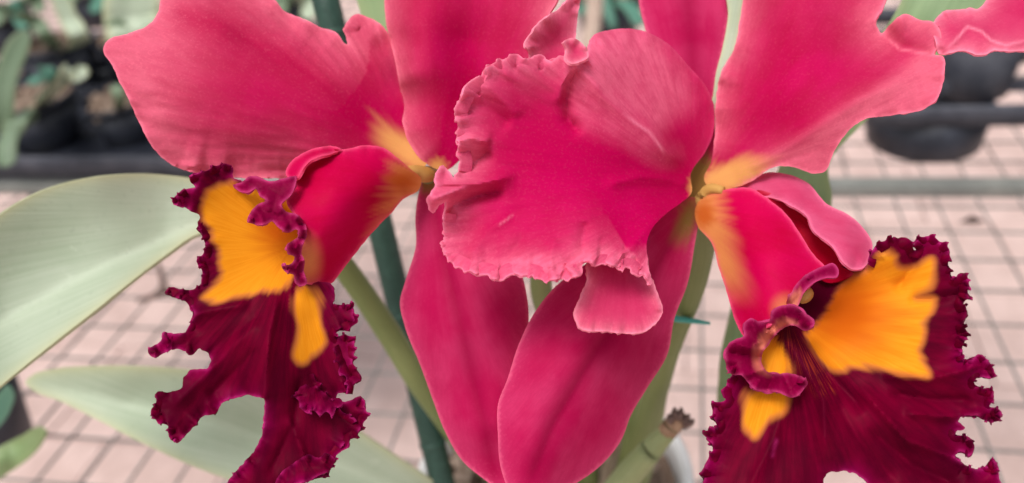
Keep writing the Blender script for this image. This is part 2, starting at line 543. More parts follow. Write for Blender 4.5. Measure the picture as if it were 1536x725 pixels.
def lip_mat(name):
    m, nt, out = new_mat(name)
    geo = nt.nodes.new('ShaderNodeTexCoord')
    ang, rad, edge, rim = attr(nt, 'ang'), attr(nt, 'rad'), attr(nt, 'edge'), attr(nt, 'rim')
    streak = noise(nt, combine(nt, math_(nt, 'MULTIPLY', ang, 3.2), math_(nt, 'MULTIPLY', rad, 0.8)), 1.0, 4, 0.6)
    streak2 = noise(nt, combine(nt, math_(nt, 'MULTIPLY', ang, 10.0), math_(nt, 'MULTIPLY', rad, 1.6)), 1.0, 4, 0.65)
    blot = noise(nt, geo.outputs['Object'], 90, 3, 0.5)
    cells = noise(nt, geo.outputs['Object'], 1600, 2, 0.6)
    c = mix(nt, ramp(nt, math_(nt, 'ADD', math_(nt, 'MULTIPLY', streak, 0.6), math_(nt, 'MULTIPLY', blot, 0.4)), 0.35, 0.68), srgb(80, 0, 28), srgb(118, 0, 40))
    e = math_(nt, 'MULTIPLY', edge, math_(nt, 'ADD', 0.12, math_(nt, 'MULTIPLY', ramp(nt, blot, 0.36, 0.66), 0.75)), clamp=True)
    c = mix(nt, e, c, srgb(146, 0, 78))
    yel = attr(nt, 'yellow')
    ycol = mix(nt, ramp(nt, streak2, 0.35, 0.7), srgb(240, 156, 34), srgb(234, 144, 24))
    ycol = mix(nt, attr(nt, 'orange'), ycol, srgb(208, 98, 18))
    halo = math_(nt, 'MULTIPLY', math_(nt, 'MULTIPLY', yel, math_(nt, 'SUBTRACT', 1.0, yel)), 1.0, clamp=True)
    c = mix(nt, yel, c, ycol)
    c = mix(nt, halo, c, srgb(222, 120, 84))
    c = mix(nt, attr(nt, 'throat'), c, srgb(84, 2, 34))
    c = mix(nt, math_(nt, 'MULTIPLY', attr(nt, 'stripe'), ramp(nt, streak2, 0.5, 0.62)), c, srgb(140, 44, 34))
    c = mix(nt, math_(nt, 'MULTIPLY', rim, math_(nt, 'MULTIPLY', ramp(nt, blot, 0.35, 0.6), 0.6)), c, srgb(196, 48, 126))
    bs = nd(nt, 'ShaderNodeBsdfPrincipled')
    bs.inputs['Roughness'].default_value = 0.5
    bs.inputs['Specular IOR Level'].default_value = 0.03
    bs.inputs['Sheen Weight'].default_value = 0.02
    bs.inputs['Sheen Roughness'].default_value = 0.35
    bs.inputs['Sheen Tint'].default_value = (0.9, 0.5, 0.75, 1)
    nt.links.new(c, bs.inputs['Base Color'])
    bp = nd(nt, 'ShaderNodeBump'); bp.inputs['Strength'].default_value = 0.2; bp.inputs['Distance'].default_value = 0.0006
    hgt = math_(nt, 'ADD', math_(nt, 'MULTIPLY', streak2, 0.45), math_(nt, 'MULTIPLY', cells, 0.15))
    nt.links.new(hgt, bp.inputs['Height']); nt.links.new(bp.outputs[0], bs.inputs['Normal'])
    tr = nd(nt, 'ShaderNodeBsdfTranslucent'); nt.links.new(c, tr.inputs['Color'])
    mx = nd(nt, 'ShaderNodeMixShader'); mx.inputs[0].default_value = 0.2
    nt.links.new(bs.outputs[0], mx.inputs[1]); nt.links.new(tr.outputs[0], mx.inputs[2])
    nt.links.new(mx.outputs[0], out.inputs[0])
    return m


def leaf_mat(name, a, b, edge_c, rough=0.55, trans=0.2, rib_c=None):
    m, nt, out = new_mat(name)
    geo = nt.nodes.new('ShaderNodeTexCoord')
    ang, rad, edge = attr(nt, 'ang'), attr(nt, 'rad'), attr(nt, 'edge')
    blot = noise(nt, geo.outputs['Object'], 28, 4, 0.55)
    spk = noise(nt, geo.outputs['Object'], 500, 3, 0.6)
    st = noise(nt, combine(nt, math_(nt, 'MULTIPLY', ang, 22.0), math_(nt, 'MULTIPLY', rad, 0.4)), 1, 3, 0.6)
    f = math_(nt, 'ADD', math_(nt, 'MULTIPLY', blot, 0.5), math_(nt, 'MULTIPLY', st, 0.5))
    c = mix(nt, ramp(nt, f, 0.35, 0.68), a, b)
    c = mix(nt, math_(nt, 'MULTIPLY', attr(nt, 'rib'), 0.4), c, rib_c or tuple(min(1, x * 1.25) for x in b))
    c = mix(nt, math_(nt, 'MULTIPLY', edge, 0.6), c, edge_c)
    c = mix(nt, math_(nt, 'MULTIPLY', ramp(nt, spk, 0.58, 0.78), 0.3), c, tuple(x * 0.6 for x in a))
    fl_ = noise(nt, geo.outputs['Object'], 130, 4, 0.7)
    c = mix(nt, math_(nt, 'MULTIPLY', ramp(nt, fl_, 0.62, 0.72), 0.35), c, tuple(min(1, x * 1.15 + .05) for x in b))
    c = mix(nt, math_(nt, 'MULTIPLY', ramp(nt, fl_, 0.33, 0.24), 0.4), c, (a[0] * .8, a[1] * .62, a[2] * .5))
    bs = nd(nt, 'ShaderNodeBsdfPrincipled')
    bs.inputs['Roughness'].default_value = rough
    bs.inputs['Specular IOR Level'].default_value = 0.5
    nt.links.new(c, bs.inputs['Base Color'])
    bp = nd(nt, 'ShaderNodeBump'); bp.inputs['Strength'].default_value = 0.2; bp.inputs['Distance'].default_value = 0.0006
    nt.links.new(math_(nt, 'ADD', st, math_(nt, 'MULTIPLY', spk, 0.2)), bp.inputs['Height']); nt.links.new(bp.outputs[0], bs.inputs['Normal'])
    tr = nd(nt, 'ShaderNodeBsdfTranslucent'); nt.links.new(c, tr.inputs['Color'])
    mx = nd(nt, 'ShaderNodeMixShader'); mx.inputs[0].default_value = trans
    nt.links.new(bs.outputs[0], mx.inputs[1]); nt.links.new(tr.outputs[0], mx.inputs[2])
    nt.links.new(mx.outputs[0], out.inputs[0])
    return m


def plain_mat(name, a, b, scale=40, rough=0.6, spec=0.4, metal=0.0, bump=0.2, dist=0.001, stretch=None, per_obj=0.0):
    m, nt, out = new_mat(name)
    geo = nt.nodes.new('ShaderNodeTexCoord'); vec = geo.outputs['Object']
    if stretch:
        mp = nt.nodes.new('ShaderNodeMapping'); mp.inputs['Scale'].default_value = stretch
        nt.links.new(vec, mp.inputs['Vector']); vec = mp.outputs[0]
    if per_obj:
        oi = nt.nodes.new('ShaderNodeObjectInfo')
        ad = nt.nodes.new('ShaderNodeVectorMath'); ad.operation = 'ADD'
        sc = math_(nt, 'MULTIPLY', oi.outputs['Random'], 37.0)
        nt.links.new(vec, ad.inputs[0]); nt.links.new(sc, ad.inputs[1]); vec = ad.outputs[0]
    f = noise(nt, vec, scale, 5, 0.6); g = noise(nt, vec, scale * 9, 3, 0.6)
    c = mix(nt, ramp(nt, math_(nt, 'ADD', math_(nt, 'MULTIPLY', f, 0.65), math_(nt, 'MULTIPLY', g, 0.35)), 0.36, 0.66), a, b)
    if per_obj:
        c = mix(nt, math_(nt, 'MULTIPLY', oi.outputs['Random'], per_obj), c, tuple(x * 0.55 for x in a))
    bs = nd(nt, 'ShaderNodeBsdfPrincipled')
    bs.inputs['Roughness'].default_value = rough; bs.inputs['Specular IOR Level'].default_value = spec; bs.inputs['Metallic'].default_value = metal
    nt.links.new(c, bs.inputs['Base Color'])
    bp = nd(nt, 'ShaderNodeBump'); bp.inputs['Strength'].default_value = bump; bp.inputs['Distance'].default_value = dist
    nt.links.new(g, bp.inputs['Height']); nt.links.new(bp.outputs[0], bs.inputs['Normal'])
    nt.links.new(bs.outputs[0], out.inputs[0])
    return m


M_PETAL = petal_mat('crimson_petal', srgb(184, 0, 70), srgb(198, 2, 86), srgb(226, 104, 132))
M_PETAL_F = petal_mat('bright_crimson_petal', srgb(196, 0, 82), srgb(210, 0, 96), srgb(240, 112, 148), mottle=0.45)
M_PETAL_BACK = petal_mat('pink_petal_reverse', srgb(202, 38, 94), srgb(212, 60, 108), srgb(234, 122, 150), bump=.2)
M_SEPAL = petal_mat('rose_sepal', srgb(192, 18, 84), srgb(210, 56, 110), srgb(206, 58, 110), base_c=srgb(150, 120, 60), rib_c=srgb(156, 0, 60), vein=0.12, vl=0.16)
M_SEPAL_P = petal_mat('mauve_sepal', srgb(206, 56, 104), srgb(216, 86, 128), srgb(220, 96, 138))
M_TUBE = petal_mat('scarlet_tube', srgb(194, 0, 60), srgb(208, 0, 80), srgb(216, 30, 100), base_c=srgb(232, 156, 88))
M_RED = petal_mat('deep_red_throat', srgb(170, 0, 40), srgb(190, 0, 48), srgb(200, 20, 70))
M_FRILL = petal_mat('magenta_frill', srgb(120, 0, 48), srgb(144, 0, 62), srgb(164, 2, 80), rim_c=srgb(210, 74, 132), base_c=srgb(232, 130, 108), bump=.3)
M_LIP = lip_mat('maroon_yellow_lip')
M_LEAF = leaf_mat('pale_leaf', (0.36, 0.44, 0.31), (0.46, 0.53, 0.41), (0.54, 0.52, 0.28))
M_LEAF2 = leaf_mat('green_leaf', (0.15, 0.25, 0.10), (0.23, 0.34, 0.16), (0.30, 0.36, 0.16))
M_LEAF4 = leaf_mat('grey_green_leaf', (0.11, 0.18, 0.10), (0.18, 0.25, 0.16), (0.24, 0.28, 0.16))
M_LEAF3 = leaf_mat('blue_green_leaf', (0.05, 0.17, 0.12), (0.09, 0.26, 0.19), (0.15, 0.27, 0.18))
M_STEM = leaf_mat('olive_stem', (0.16, 0.21, 0.06), (0.24, 0.28, 0.10), (0.3, 0.3, 0.12), rough=0.5, trans=0.05)
M_STEM2 = leaf_mat('pale_olive_sheath', (0.26, 0.31, 0.12), (0.36, 0.40, 0.19), (0.4, 0.4, 0.2), rough=0.5, trans=0.05)
M_DRYB = plain_mat('brown_dry_sheath', (0.24, 0.13, 0.07), (0.46, 0.31, 0.20), 150, 0.8)
M_DRY = plain_mat('dry_sheath', (0.30, 0.22, 0.14), (0.52, 0.43, 0.33), 120, 0.8)
M_DRYD = plain_mat('dark_dry_sheath', (0.06, 0.035, 0.03), (0.20, 0.13, 0.11), 160, 0.85)
M_STAKE = plain_mat('dark_green_stake', (0.016, 0.045, 0.034), (0.030, 0.075, 0.055), 60, 0.5)
M_TIE = plain_mat('teal_tie', (0.05, 0.36, 0.30), (0.09, 0.46, 0.38), 90, 0.5)
M_COLUMN = petal_mat('cream_column', srgb(190, 140, 70), srgb(214, 170, 104), srgb(226, 196, 150), trans=0.15)
M_WHITE = plain_mat('white_plastic', (0.72, 0.71, 0.69), (0.82, 0.81, 0.79), 25, 0.45)
M_BLACK = plain_mat('black_plastic', (0.010, 0.012, 0.020), (0.034, 0.038, 0.054), 22, 0.42, 0.5)
M_BLACK2 = plain_mat('dusty_black_plastic', (0.036, 0.039, 0.054), (0.085, 0.088, 0.108), 30, 0.6, 0.4)
M_BARK = plain_mat('bark_chips', (0.13, 0.08, 0.055), (0.38, 0.29, 0.23), 70, 0.9, 0.2)
M_WIRE = plain_mat('galvanised_wire', (0.15, 0.145, 0.14), (0.25, 0.24, 0.225), 30, 0.55, 0.5, 0.4)
M_STEEL = plain_mat('painted_steel_angle', (0.17, 0.175, 0.165), (0.26, 0.262, 0.24), 18, 0.55, 0.4, 0.2)
M_PAVER = plain_mat('pink_paver', (0.55, 0.395, 0.36), (0.71, 0.53, 0.49), 11, 0.85, 0.2, per_obj=0.14)
M_GROUT = plain_mat('sandy_joint', (0.46, 0.35, 0.32), (0.56, 0.43, 0.40), 30, 0.95, 0.1)
M_TAN = plain_mat('tan_bamboo', (0.36, 0.26, 0.21), (0.50, 0.38, 0.31), 40, 0.6)

# ------------------------------------------------------------------ setting: floor
FZ = -0.75
fl = mesh_obj('floor', [(-60, -60, FZ), (60, -60, FZ), (60, 60, FZ), (-60, 60, FZ)], [(0, 1, 2, 3)], M_GROUT, smooth=False)
prop(fl, 'pink paved nursery floor seen through the wire bench', None, None, 'structure')
PW = 0.30
bm = bmesh.new(); bmesh.ops.create_cube(bm, size=1)
for v in bm.verts: v.co = Vector((v.co.x * (PW - 0.004), v.co.y * (PW - 0.004), v.co.z * 0.02))
bmesh.ops.bevel(bm, geom=[e for e in bm.edges if all(v.co.z > 0 for v in e.verts)], offset=0.0015, segments=1, affect='EDGES')
pav = bpy.data.meshes.new('paver'); bm.to_mesh(pav); bm.free(); pav.materials.append(M_PAVER)
cells = []
for i in range(-30, 30):
    for j in range(-4, 40):
        x = i * PW + (0.5 * PW if j % 2 else 0); y = j * PW
        p = CM.inverted() @ Vector((x, y, FZ))
        if p.z > -0.05: continue
        u = CX + F * p.x / -p.z; v = CY - F * p.y / -p.z
        if -120 < u < 1656 and -60 < v < 800: cells.append((-p.z, x, y))
cells.sort()
for d, x, y in cells[:300]:
    o = bpy.data.objects.new('paver', pav); COL.objects.link(o); o.parent = fl
    o.location = Vector((x, y, FZ + 0.01 + random.uniform(-.001, .001))) - Vector(fl.location)
    o.rotation_euler = (random.uniform(-.004, .004), random.uniform(-.004, .004), random.choice((0, 1, 2, 3)) * math.pi / 2)

# ------------------------------------------------------------------ wire bench
bench = empty('wire_bench', (0, 1.0, 0), 'wire mesh nursery bench with grey steel bars over the pink floor', 'bench')
ws = 0.05


def wire_mesh(length, axis):
    V, Fc = [], []; seg = 6; r = 0.0013
    for e in (-0.5, 0.5):
        for k in range(seg):
            th = 2 * math.pi * k / seg
            q = (e * length, r * math.cos(th), r * math.sin(th))
            V.append(q if axis == 'x' else (q[1], q[0], q[2]))
    for k in range(seg):
        k2 = (k + 1) % seg
        Fc.append((k, k2, seg + k2, seg + k))
    me = bpy.data.meshes.new('wire'); me.from_pydata(V, [], Fc); me.materials.append(M_WIRE)
    return me


wx, wy = wire_mesh(3.6, 'x'), wire_mesh(2.4, 'y')
off = on_z(1391, 270, 0)
for i in range(-48, 31):
    o = bpy.data.objects.new('wire', wy); COL.objects.link(o); o.parent = bench
    o.location = Vector((off.x + i * 0.0415, 1.2, -0.0016)) - Vector(bench.location)
bar_y = on_z(1400, 287, 0).y
for j in range(-18, 26):
    o = bpy.data.objects.new('wire', wx); COL.objects.link(o); o.parent = bench
    o.location = Vector((-0.3, bar_y + 0.025 + j * ws, -0.0048)) - Vector(bench.location)


def box(name, c, s, mat, parent=None, bev=0.0015, rotz=0.0):
    bm = bmesh.new(); bmesh.ops.create_cube(bm, size=1)
    for v in bm.verts: v.co = Vector((v.co.x * s[0], v.co.y * s[1], v.co.z * s[2]))
    if bev: bmesh.ops.bevel(bm, geom=list(bm.edges), offset=bev, segments=2, affect='EDGES')
    me = bpy.data.meshes.new(name); bm.to_mesh(me); bm.free(); me.materials.append(mat)
    o = bpy.data.objects.new(name, me); COL.objects.link(o)
    o.parent = parent
    o.location = Vector(c) - (wloc(parent) if parent else Vector())
    o.rotation_euler.z = rotz
    return o


for k, yy in enumerate((bar_y, bar_y + 1.0)):
    box('steel_bar', (-0.3, yy, 0.0042 - 0.006), (3.6, 0.003, 0.012), M_STEEL, bench, 0.0005)
    box('steel_bar', (-0.3, yy + 0.0142, 0.0020), (3.6, 0.024, 0.003), M_STEEL, bench, 0.0006)
for lx in (-1.9, 1.3):
    for yy in (bar_y + 0.02, bar_y + 0.98):
        box('leg', (lx, yy, (FZ + 0.02 - 0.0345) / 2), (0.03, 0.03, -FZ - 0.02 - 0.0345), M_STEEL, bench, 0.001)

# ------------------------------------------------------------------ pots and trays behind
def bark_mesh(name, loc, R, z, parent, n=60, size=0.011):
    V, Fc = [], []
    for k in range(n):
        r = R * math.sqrt(random.random()) * 0.95; th = random.random() * 6.283
        c = Vector((loc[0] + r * math.cos(th), loc[1] + r * math.sin(th), loc[2] + z + random.uniform(-.002, .006)))
        e = Euler((random.random() * 6, random.random() * 6, random.random() * 6)).to_matrix()
        s = [size * random.uniform(.5, 1.2), size * random.uniform(.4, .9), size * random.uniform(.25, .6)]
        b = len(V)
        for sx, sy, sz in ((-1, -1, -1), (1, -1, -1), (1, 1, -1), (-1, 1, -1), (-1, -1, 1), (1, -1, 1), (1, 1, 1), (-1, 1, 1)):
            q = Vector((sx * s[0], sy * s[1], sz * s[2])) * random.uniform(.75, 1.1)
            V.append(tuple(c + e @ q))
        for f in ((0, 3, 2, 1), (4, 5, 6, 7), (0, 1, 5, 4), (1, 2, 6, 5), (2, 3, 7, 6), (3, 0, 4, 7)):
            Fc.append(tuple(b + i for i in f))
    o = mesh_obj(name, V, Fc, M_BARK, parent, smooth=False)
    o['kind'] = 'stuff'
    return o


def pot(loc, R, h, label, mat=M_BLACK, name='plant_pot', group=None, bark=True, cat='pot', fill=0.85):
    t = empty(name, loc, label, cat, group)
    r0 = R * 0.74
    lathe('pot_body', [(0.001, 0.002), (r0 * .9, 0.0), (r0, 0.003), (R * .97, h * .86), (R * .93, h * .86), (R * .93, h * 0.8), (r0 * .93, 0.008), (0.001, 0.008)], loc, mat, t)
    lathe('rim', [(R * .965, h * .855), (R * 1.03, h * .86), (R * 1.045, h * .985), (R * 1.02, h), (R * .95, h), (R * .94, h * .97), (R * .935, h * .86)], loc, mat, t)
    if bark:
        lathe('potting_mix', [(0.0005, h * fill), (R * .5, h * fill + .002), (R * .925, h * fill - .002)], loc, M_BARK, t, 30)
        bark_mesh('bark_chips', loc, R * .88, h * fill + 0.004, t)
    return t


def tray(c, sx, sy, z0, z1, label, cups, name='pot_tray'):
    """open rack: rounded rim frame, deck bars and cup rings that stand on the bench"""
    t = empty(name, (c[0], c[1], 0.0), label, 'tray')
    def ring(nm, ax, ay, za, zb, th, rr):
        V, Fc = [], []; n = 10; pts = []
        for qx, qy, a0 in ((1, 1, 0), (-1, 1, 90), (-1, -1, 180), (1, -1, 270)):
            for k in range(n + 1):
                a = math.radians(a0 + 90 * k / n)
                pts.append((qx * (ax - rr) + rr * math.cos(a), qy * (ay - rr) + rr * math.sin(a), math.cos(a), math.sin(a)))
        m = len(pts)
        for x, y, nx, ny in pts:
            for o_, z in ((0, za), (0, zb - .002), (-.002, zb), (-th, zb), (-th, za)):
                V.append((c[0] + x + nx * o_, c[1] + y + ny * o_, z))
        for i in range(m):
            for k in range(5):
                Fc.append((i * 5 + k, ((i + 1) % m) * 5 + k, ((i + 1) % m) * 5 + (k + 1) % 5, i * 5 + (k + 1) % 5))
        return mesh_obj(nm, V, Fc, M_BLACK2, t)
    ring('rim', sx / 2, sy / 2, z0, z1, 0.006, 0.045)
    for k in range(1, 4):
        yy = c[1] - sy / 2 + sy * k / 4
        box('deck_bar', (c[0], yy, (z0 + z1) / 2), (sx - 0.013, 0.012, (z1 - z0) * 0.6), M_BLACK2, t, 0.001)
    for (x, y, r) in cups:
        lathe('cup', [(r * .90, 0.0), (r * .93, 0.002), (r, z0 + 0.002), (r * .96, z0 + 0.002), (r * .88, 0.004)], (x, y, 0.0), M_BLACK, t)
    return t


BY = bar_y
# right-hand tray: its front cup stands at photograph (1400, 245)
rc = on_z(1402, 247, 0)
rx, ry = rc.x, rc.y + 0.065
tray((rx + 0.14, ry + 0.10), 0.46, 0.34, 0.050, 0.074, 'black plastic pot tray beside the grey bench bar', [(rx, ry, 0.07), (rx + 0.21, ry, 0.07), (rx, ry + .17, .07)])
pr = pot((rx + 0.055, ry + 0.035, 0.046), 0.052, 0.095, 'black pot with dry brown stems standing in the tray by the bench bar', M_BLACK2, 'plant_pot')
pr2 = pot((rx + 0.185, ry + 0.02, 0.046), 0.052, 0.085, 'black pot with dry grey roots over its rim', M_BLACK, 'plant_pot')
for k in range(9):
    a = -1.2 - k * 0.28 + random.uniform(-.2, .2)
    cxp = Vector((rx + 0.185, ry + 0.02, 0.046))
    e = Vector((math.cos(a), math.sin(a), 0))
    tube('root', [cxp + e * .02 + Vector((0, 0, .085)), cxp + e * .045 + Vector((0, 0, .1)), cxp + e * .062 + Vector((0, 0, .07)), cxp + e * (.066 + random.uniform(0, .02)) + Vector((random.uniform(-.02, .02), 0, .03))], [.003, .0032, .003, .002], M_DRY, pr2, 8, 5)
for k, (dx, dz) in enumerate(((-.01, .1), (.012, .08))):
    cxp = Vector((rx + 0.055, ry + 0.035, 0.046))
    tube('dry_stem', [cxp + Vector((dx, -.01, .08)), cxp + Vector((dx - .012, -.02, .08 + dz * .3)), cxp + Vector((dx - .02 - .02 * k, -.018, .08 + dz))], [.006, .007, .004], M_DRY, pr, 8, 5)

# left-hand tray and its pots
lc = on_z(120, 285, 0)
lx, ly = lc.x, lc.y
lt = tray((lx - 0.10, ly + 0.27), 0.66, 0.52, 0.012, 0.044, 'long dusty black pot tray behind the pale leaf', [], 'pot_tray')
box('deck', (lx - 0.10, ly + 0.27, 0.009), (0.60, 0.46, 0.006), M_BLACK, lt, 0.001)


def plant_at(u, v, z, R, h, label, leaves, dl=0.0, cat='potted plant', mat=M_BLACK):
    b = on_z(u, v, z)
    t = pot((b.x, b.y + dl, z), R, h, label, mat, 'potted_plant', None, True, cat)
    top = Vector((b.x, b.y + dl, z + h * 0.85))
    for L in leaves:
        pts = [top + Vector(L[0])] + [top + Vector(q) for q in L[1]]
        strap('leaf', pts, L[2], L[3], t, vee=0.2, basew=.6)
    return t


def potted(u, v, z, R, h, label, leaves, mat=M_BLACK, fill=.85):
    """pot whose base centre shows at (u, v) on height z; leaves = (points as (u, v, mm), width, material)"""
    b = on_z(u, v, z)
    t = pot((b.x, b.y, z), R, h, label, mat, 'potted_plant', None, True, 'potted plant', fill)
    top = Vector((b.x, b.y, z + h * fill))
    for pts, wd, m in leaves:
        strap('leaf', [top + Vector((random.uniform(-.01, .01), random.uniform(-.01, .01), -.004))] + [P(*q) for q in pts], wd, m, t, vee=0.2, basew=.6, side=(CM.to_3x3() @ Vector((1, .25, 0))))
    return t


G2, G3 = M_LEAF4, M_LEAF3
potted(76, 214, 0.012, 0.060, 0.075, 'black pot of bark with strap leaves rising over its rim', [
    ([(40, 180, 1010), (12, 190, 985), (6, 150, 970), (18, 95, 965), (42, 45, 960)], .026, G2),
    ([(35, 170, 1000), (14, 200, 975), (8, 225, 965), (10, 250, 960)], .024, G2),
    ([(85, 120, 1030), (60, 112, 1010), (48, 128, 1000)], .022, G3),
    ([(95, 118, 1030), (112, 105, 1010), (122, 120, 1005)], .024, M_LEAF)])
potted(196, 208, 0.012, 0.046, 0.062, 'small black pot of chunky bark beside the crimson petal', [
    ([(180, 150, 1040), (172, 128, 1030)], .014, G2)])
potted(110, 128, 0.012, 0.062, 0.080, 'wide black pot behind with a pale arching leaf', [
    ([(118, 60, 1130), (105, 30, 1120), (88, -10, 1110)], .026, M_LEAF),
    ([(75, 60, 1160), (50, 30, 1140), (20, 20, 1120)], .020, G2)], M_BLACK2)
potted(210, 112, 0.012, 0.055, 0.070, 'black pot with broad blue green leaf tucked behind the petal', [
    ([(205, 60, 1160), (200, 25, 1140), (205, -20, 1130)], .075, M_LEAF),
    ([(190, 60, 1160), (180, 48, 1140), (168, 30, 1130)], .03, G2)])
potted(20, 75, 0.0, 0.060, 0.075, 'black pot at the back with narrow drooping green leaves', [
    ([(30, 10, 1300), (50, -5, 1280), (60, 18, 1260)], .02, G2),
    ([(10, 10, 1300), (0, 15, 1270), (-10, 40, 1250)], .024, G2),
    ([(40, 0, 1300), (75, -15, 1280), (100, 12, 1260)], .022, G2),
    ([(20, 0, 1300), (25, 20, 1270), (38, 42, 1250)], .02, G3)])
potted(150, 35, 0.0, 0.060, 0.075, 'black pot at the back under a fan of green leaves', [
    ([(140, -30, 1350), (110, -10, 1330), (95, 20, 1310)], .024, G2),
    ([(160, -30, 1350), (185, 0, 1330), (200, 30, 1310)], .03, G2),
    ([(150, -30, 1350), (150, -10, 1330), (140, 20, 1310)], .024, G3)])
potted(440, 45, 0.0, 0.055, 0.07, 'black pot with pale leaves between the petal and the green stake', [
    ([(455, 0, 1300), (470, -10, 1280), (460, 30, 1260)], .03, M_LEAF),
    ([(430, 0, 1300), (420, -10, 1280), (415, 30, 1260)], .03, G2)])
potted(915, 52, 0.0, 0.06, 0.07, 'black pot with teal green strap leaves behind the blooms', [
    ([(905, 10, 1280), (890, 0, 1250), (868, 22, 1230)], .022, G3),
    ([(915, 0, 1280), (905, -10, 1250), (922, 45, 1230)], .016, G3),
    ([(925, 0, 1280), (945, 10, 1250), (962, 38, 1230)], .022, G3)])
cb = P(884, 80, 1100)
tube('cane', [Vector((cb.x, cb.y, .001)), cb, P(889, 40, 1120), P(893, 0, 1140), P(896, -40, 1160)], [.012, .012, .012, .012, .012], M_TAN, None, 10, 4)
prop(bpy.data.objects['cane'], 'pale tan cane standing upright behind the ruffled petal', 'cane')

# ------------------------------------------------------------------ neighbour pot at lower left
nb = on_z(-40, 700, 0.0)
nbt = pot((nb.x, nb.y + .02, 0.0), 0.05, 0.09, 'black pot at the bench front with a short green leaf', M_BLACK, 'potted_plant', None, True, 'potted plant')
blade('leaf', nbt, [(-60, 700), (-20, 680), (30, 655), (60, 642), (68, 648), (62, 665), (40, 690), (5, 715), (-30, 735), (-70, 760)],
      [(-60, 720, 500), (0, 690, 470), (60, 648, 455), (20, 705, 478), (20, 665, 478)], M_LEAF2, (-60, 730), sp=6, thick=1.2, rib=([(-60, 725), (0, 692), (60, 650)], 8))
blade('leaf', nbt, [(-40, 640), (-10, 600), (12, 580), (20, 590), (15, 615), (-10, 650), (-40, 680)],
      [(-40, 660, 500), (10, 590, 480), (0, 640, 492)], M_LEAF3, (-40, 660), sp=6, thick=1.2)

# ------------------------------------------------------------------ the orchid plant: pot, pseudobulbs, leaves
pc = P(828, 712, 440)
plant = empty('orchid_plant', (pc.x, pc.y, 0), 'potted orchid plant with broad pale leaves carrying the crimson blooms', 'orchid plant')
PR = 0.070; PH = pc.z
lathe('pot', [(0.001, 0.002), (PR * .72, 0), (PR * .75, 0.004), (PR * .97, PH * .9), (PR * 1.04, PH * .9), (PR * 1.05, PH), (PR * .99, PH + .002), (PR * .95, PH * .97), (PR * .93, PH * .8), (PR * .7, .01), (.001, .01)], (pc.x, pc.y, 0), M_WHITE, plant, 48)
lathe('potting_mix', [(0.0005, PH * .93), (PR * .5, PH * .94), (PR * .93, PH * .92)], (pc.x, pc.y, 0), M_BARK, plant, 30)
bark_mesh('bark_chips', (pc.x, pc.y, 0), PR * .88, PH * .95, plant, 90, 0.010)


def green_tube(name, pts, radii, mat, squash=1.0, sub=6):
    o = tube(name, pts, radii, mat, plant, 16, sub, squash)
    n = len(o.data.vertices)
    set_attr(o, ang=[(i % 16) * .4 for i in range(n)], rad=[i / n * 4 for i in range(n)], edge=[0] * n)
    return o


# stem that carries the left leaf
green_tube('stem', [P(420, 300, 300), P(470, 345, 305), P(530, 420, 318), P(590, 510, 335), P(640, 590, 352), P(720, 690, 400), pc + Vector((-.02, 0, -.01))],
           [.003, .0036, .0046, .0050, .0050, .006, .007], M_STEM)
# flower stem of the right bloom
green_tube('stem', [P(1048, 300, 246), P(1058, 350, 258), P(1040, 430, 280), P(1008, 510, 305), P(985, 580, 330), P(965, 660, 365), P(930, 760, 420)],
           [.0026, .0034, .0040, .0042, .0050, .0065, .006], M_STEM)
# pedicel of the left bloom
green_tube('stem', [P(640, 262, 242), P(690, 290, 262), P(800, 390, 285), P(815, 450, 300), P(850, 560, 340), P(880, 720, 410)],
           [.0026, .0032, .0036, .0040, .0046, .006], M_STEM)
green_tube('pseudobulb', [P(985, 520, 345), P(975, 570, 350), P(966, 620, 358), P(955, 690, 380), P(930, 780, 430)], [.003, .0065, .0085, .0085, .006], M_STEM, 0.8)
green_tube('pseudobulb', [P(900, 765, 345), P(938, 718, 335), P(970, 682, 328), P(995, 655, 324), P(1010, 638, 322)], [.0058, .0062, .0056, .0043, .0032], M_STEM2, 0.85)
tube('dry_sheath', [P(1000, 649, 323), P(1009, 638, 321.5), P(1019, 628, 320), P(1024, 622, 319)], [.0038, .0038, .0030, .0020], M_DRYB, plant, 12, 5)
for a, b in (((1010, 630), (1012, 612)), ((1016, 632), (1022, 612)), ((1022, 634), (1034, 622)), ((1026, 640), (1041, 630)), ((1006, 634), (1003, 622))):
    tube('dry_sheath', [P(*a, 320), P((a[0] + b[0]) / 2 + 1, (a[1] + b[1]) / 2, 317), P(*b, 316)], [.0013, .0015, .0006], M_DRYD, plant, 8, 4)
green_tube('stem', [P(925, 560, 380), P(918, 640, 395), P(905, 740, 420)], [.004, .0046, .005], M_DRY)

LEAF_L = [(-60, 372), (0, 322), (60, 288), (120, 270), (180, 262), (240, 262), (290, 268), (350, 285), (410, 305), (425, 318), (400, 335), (330, 345), (296, 352), (250, 382), (200, 420), (140, 468), (80, 515), (30, 555), (0, 580), (-60, 635)]
blade('leaf', plant, LEAF_L, [(-60, 500, 262), (0, 330, 268), (0, 570, 262), (100, 400, 278), (150, 265, 276), (150, 460, 270), (250, 330, 288), (290, 350, 286), (420, 315, 300), (280, 270, 290), (0, 450, 274)],
      M_LEAF, (420, 312), sp=7, thick=1.6, margin=9, rib=([(420, 315), (290, 338), (150, 400), (0, 482), (-60, 520)], 10), creases=[([(420, 315), (290, 338), (150, 400), (0, 482), (-60, 520)], 2.0, 22)])
LEAF_B = [(38, 574), (48, 563), (80, 555), (140, 551), (220, 552), (300, 558), (380, 572), (460, 606), (540, 648), (600, 688), (650, 722), (700, 770), (640, 790), (540, 765), (440, 745), (352, 722), (290, 700), (220, 668), (150, 632), (90, 602), (50, 586)]
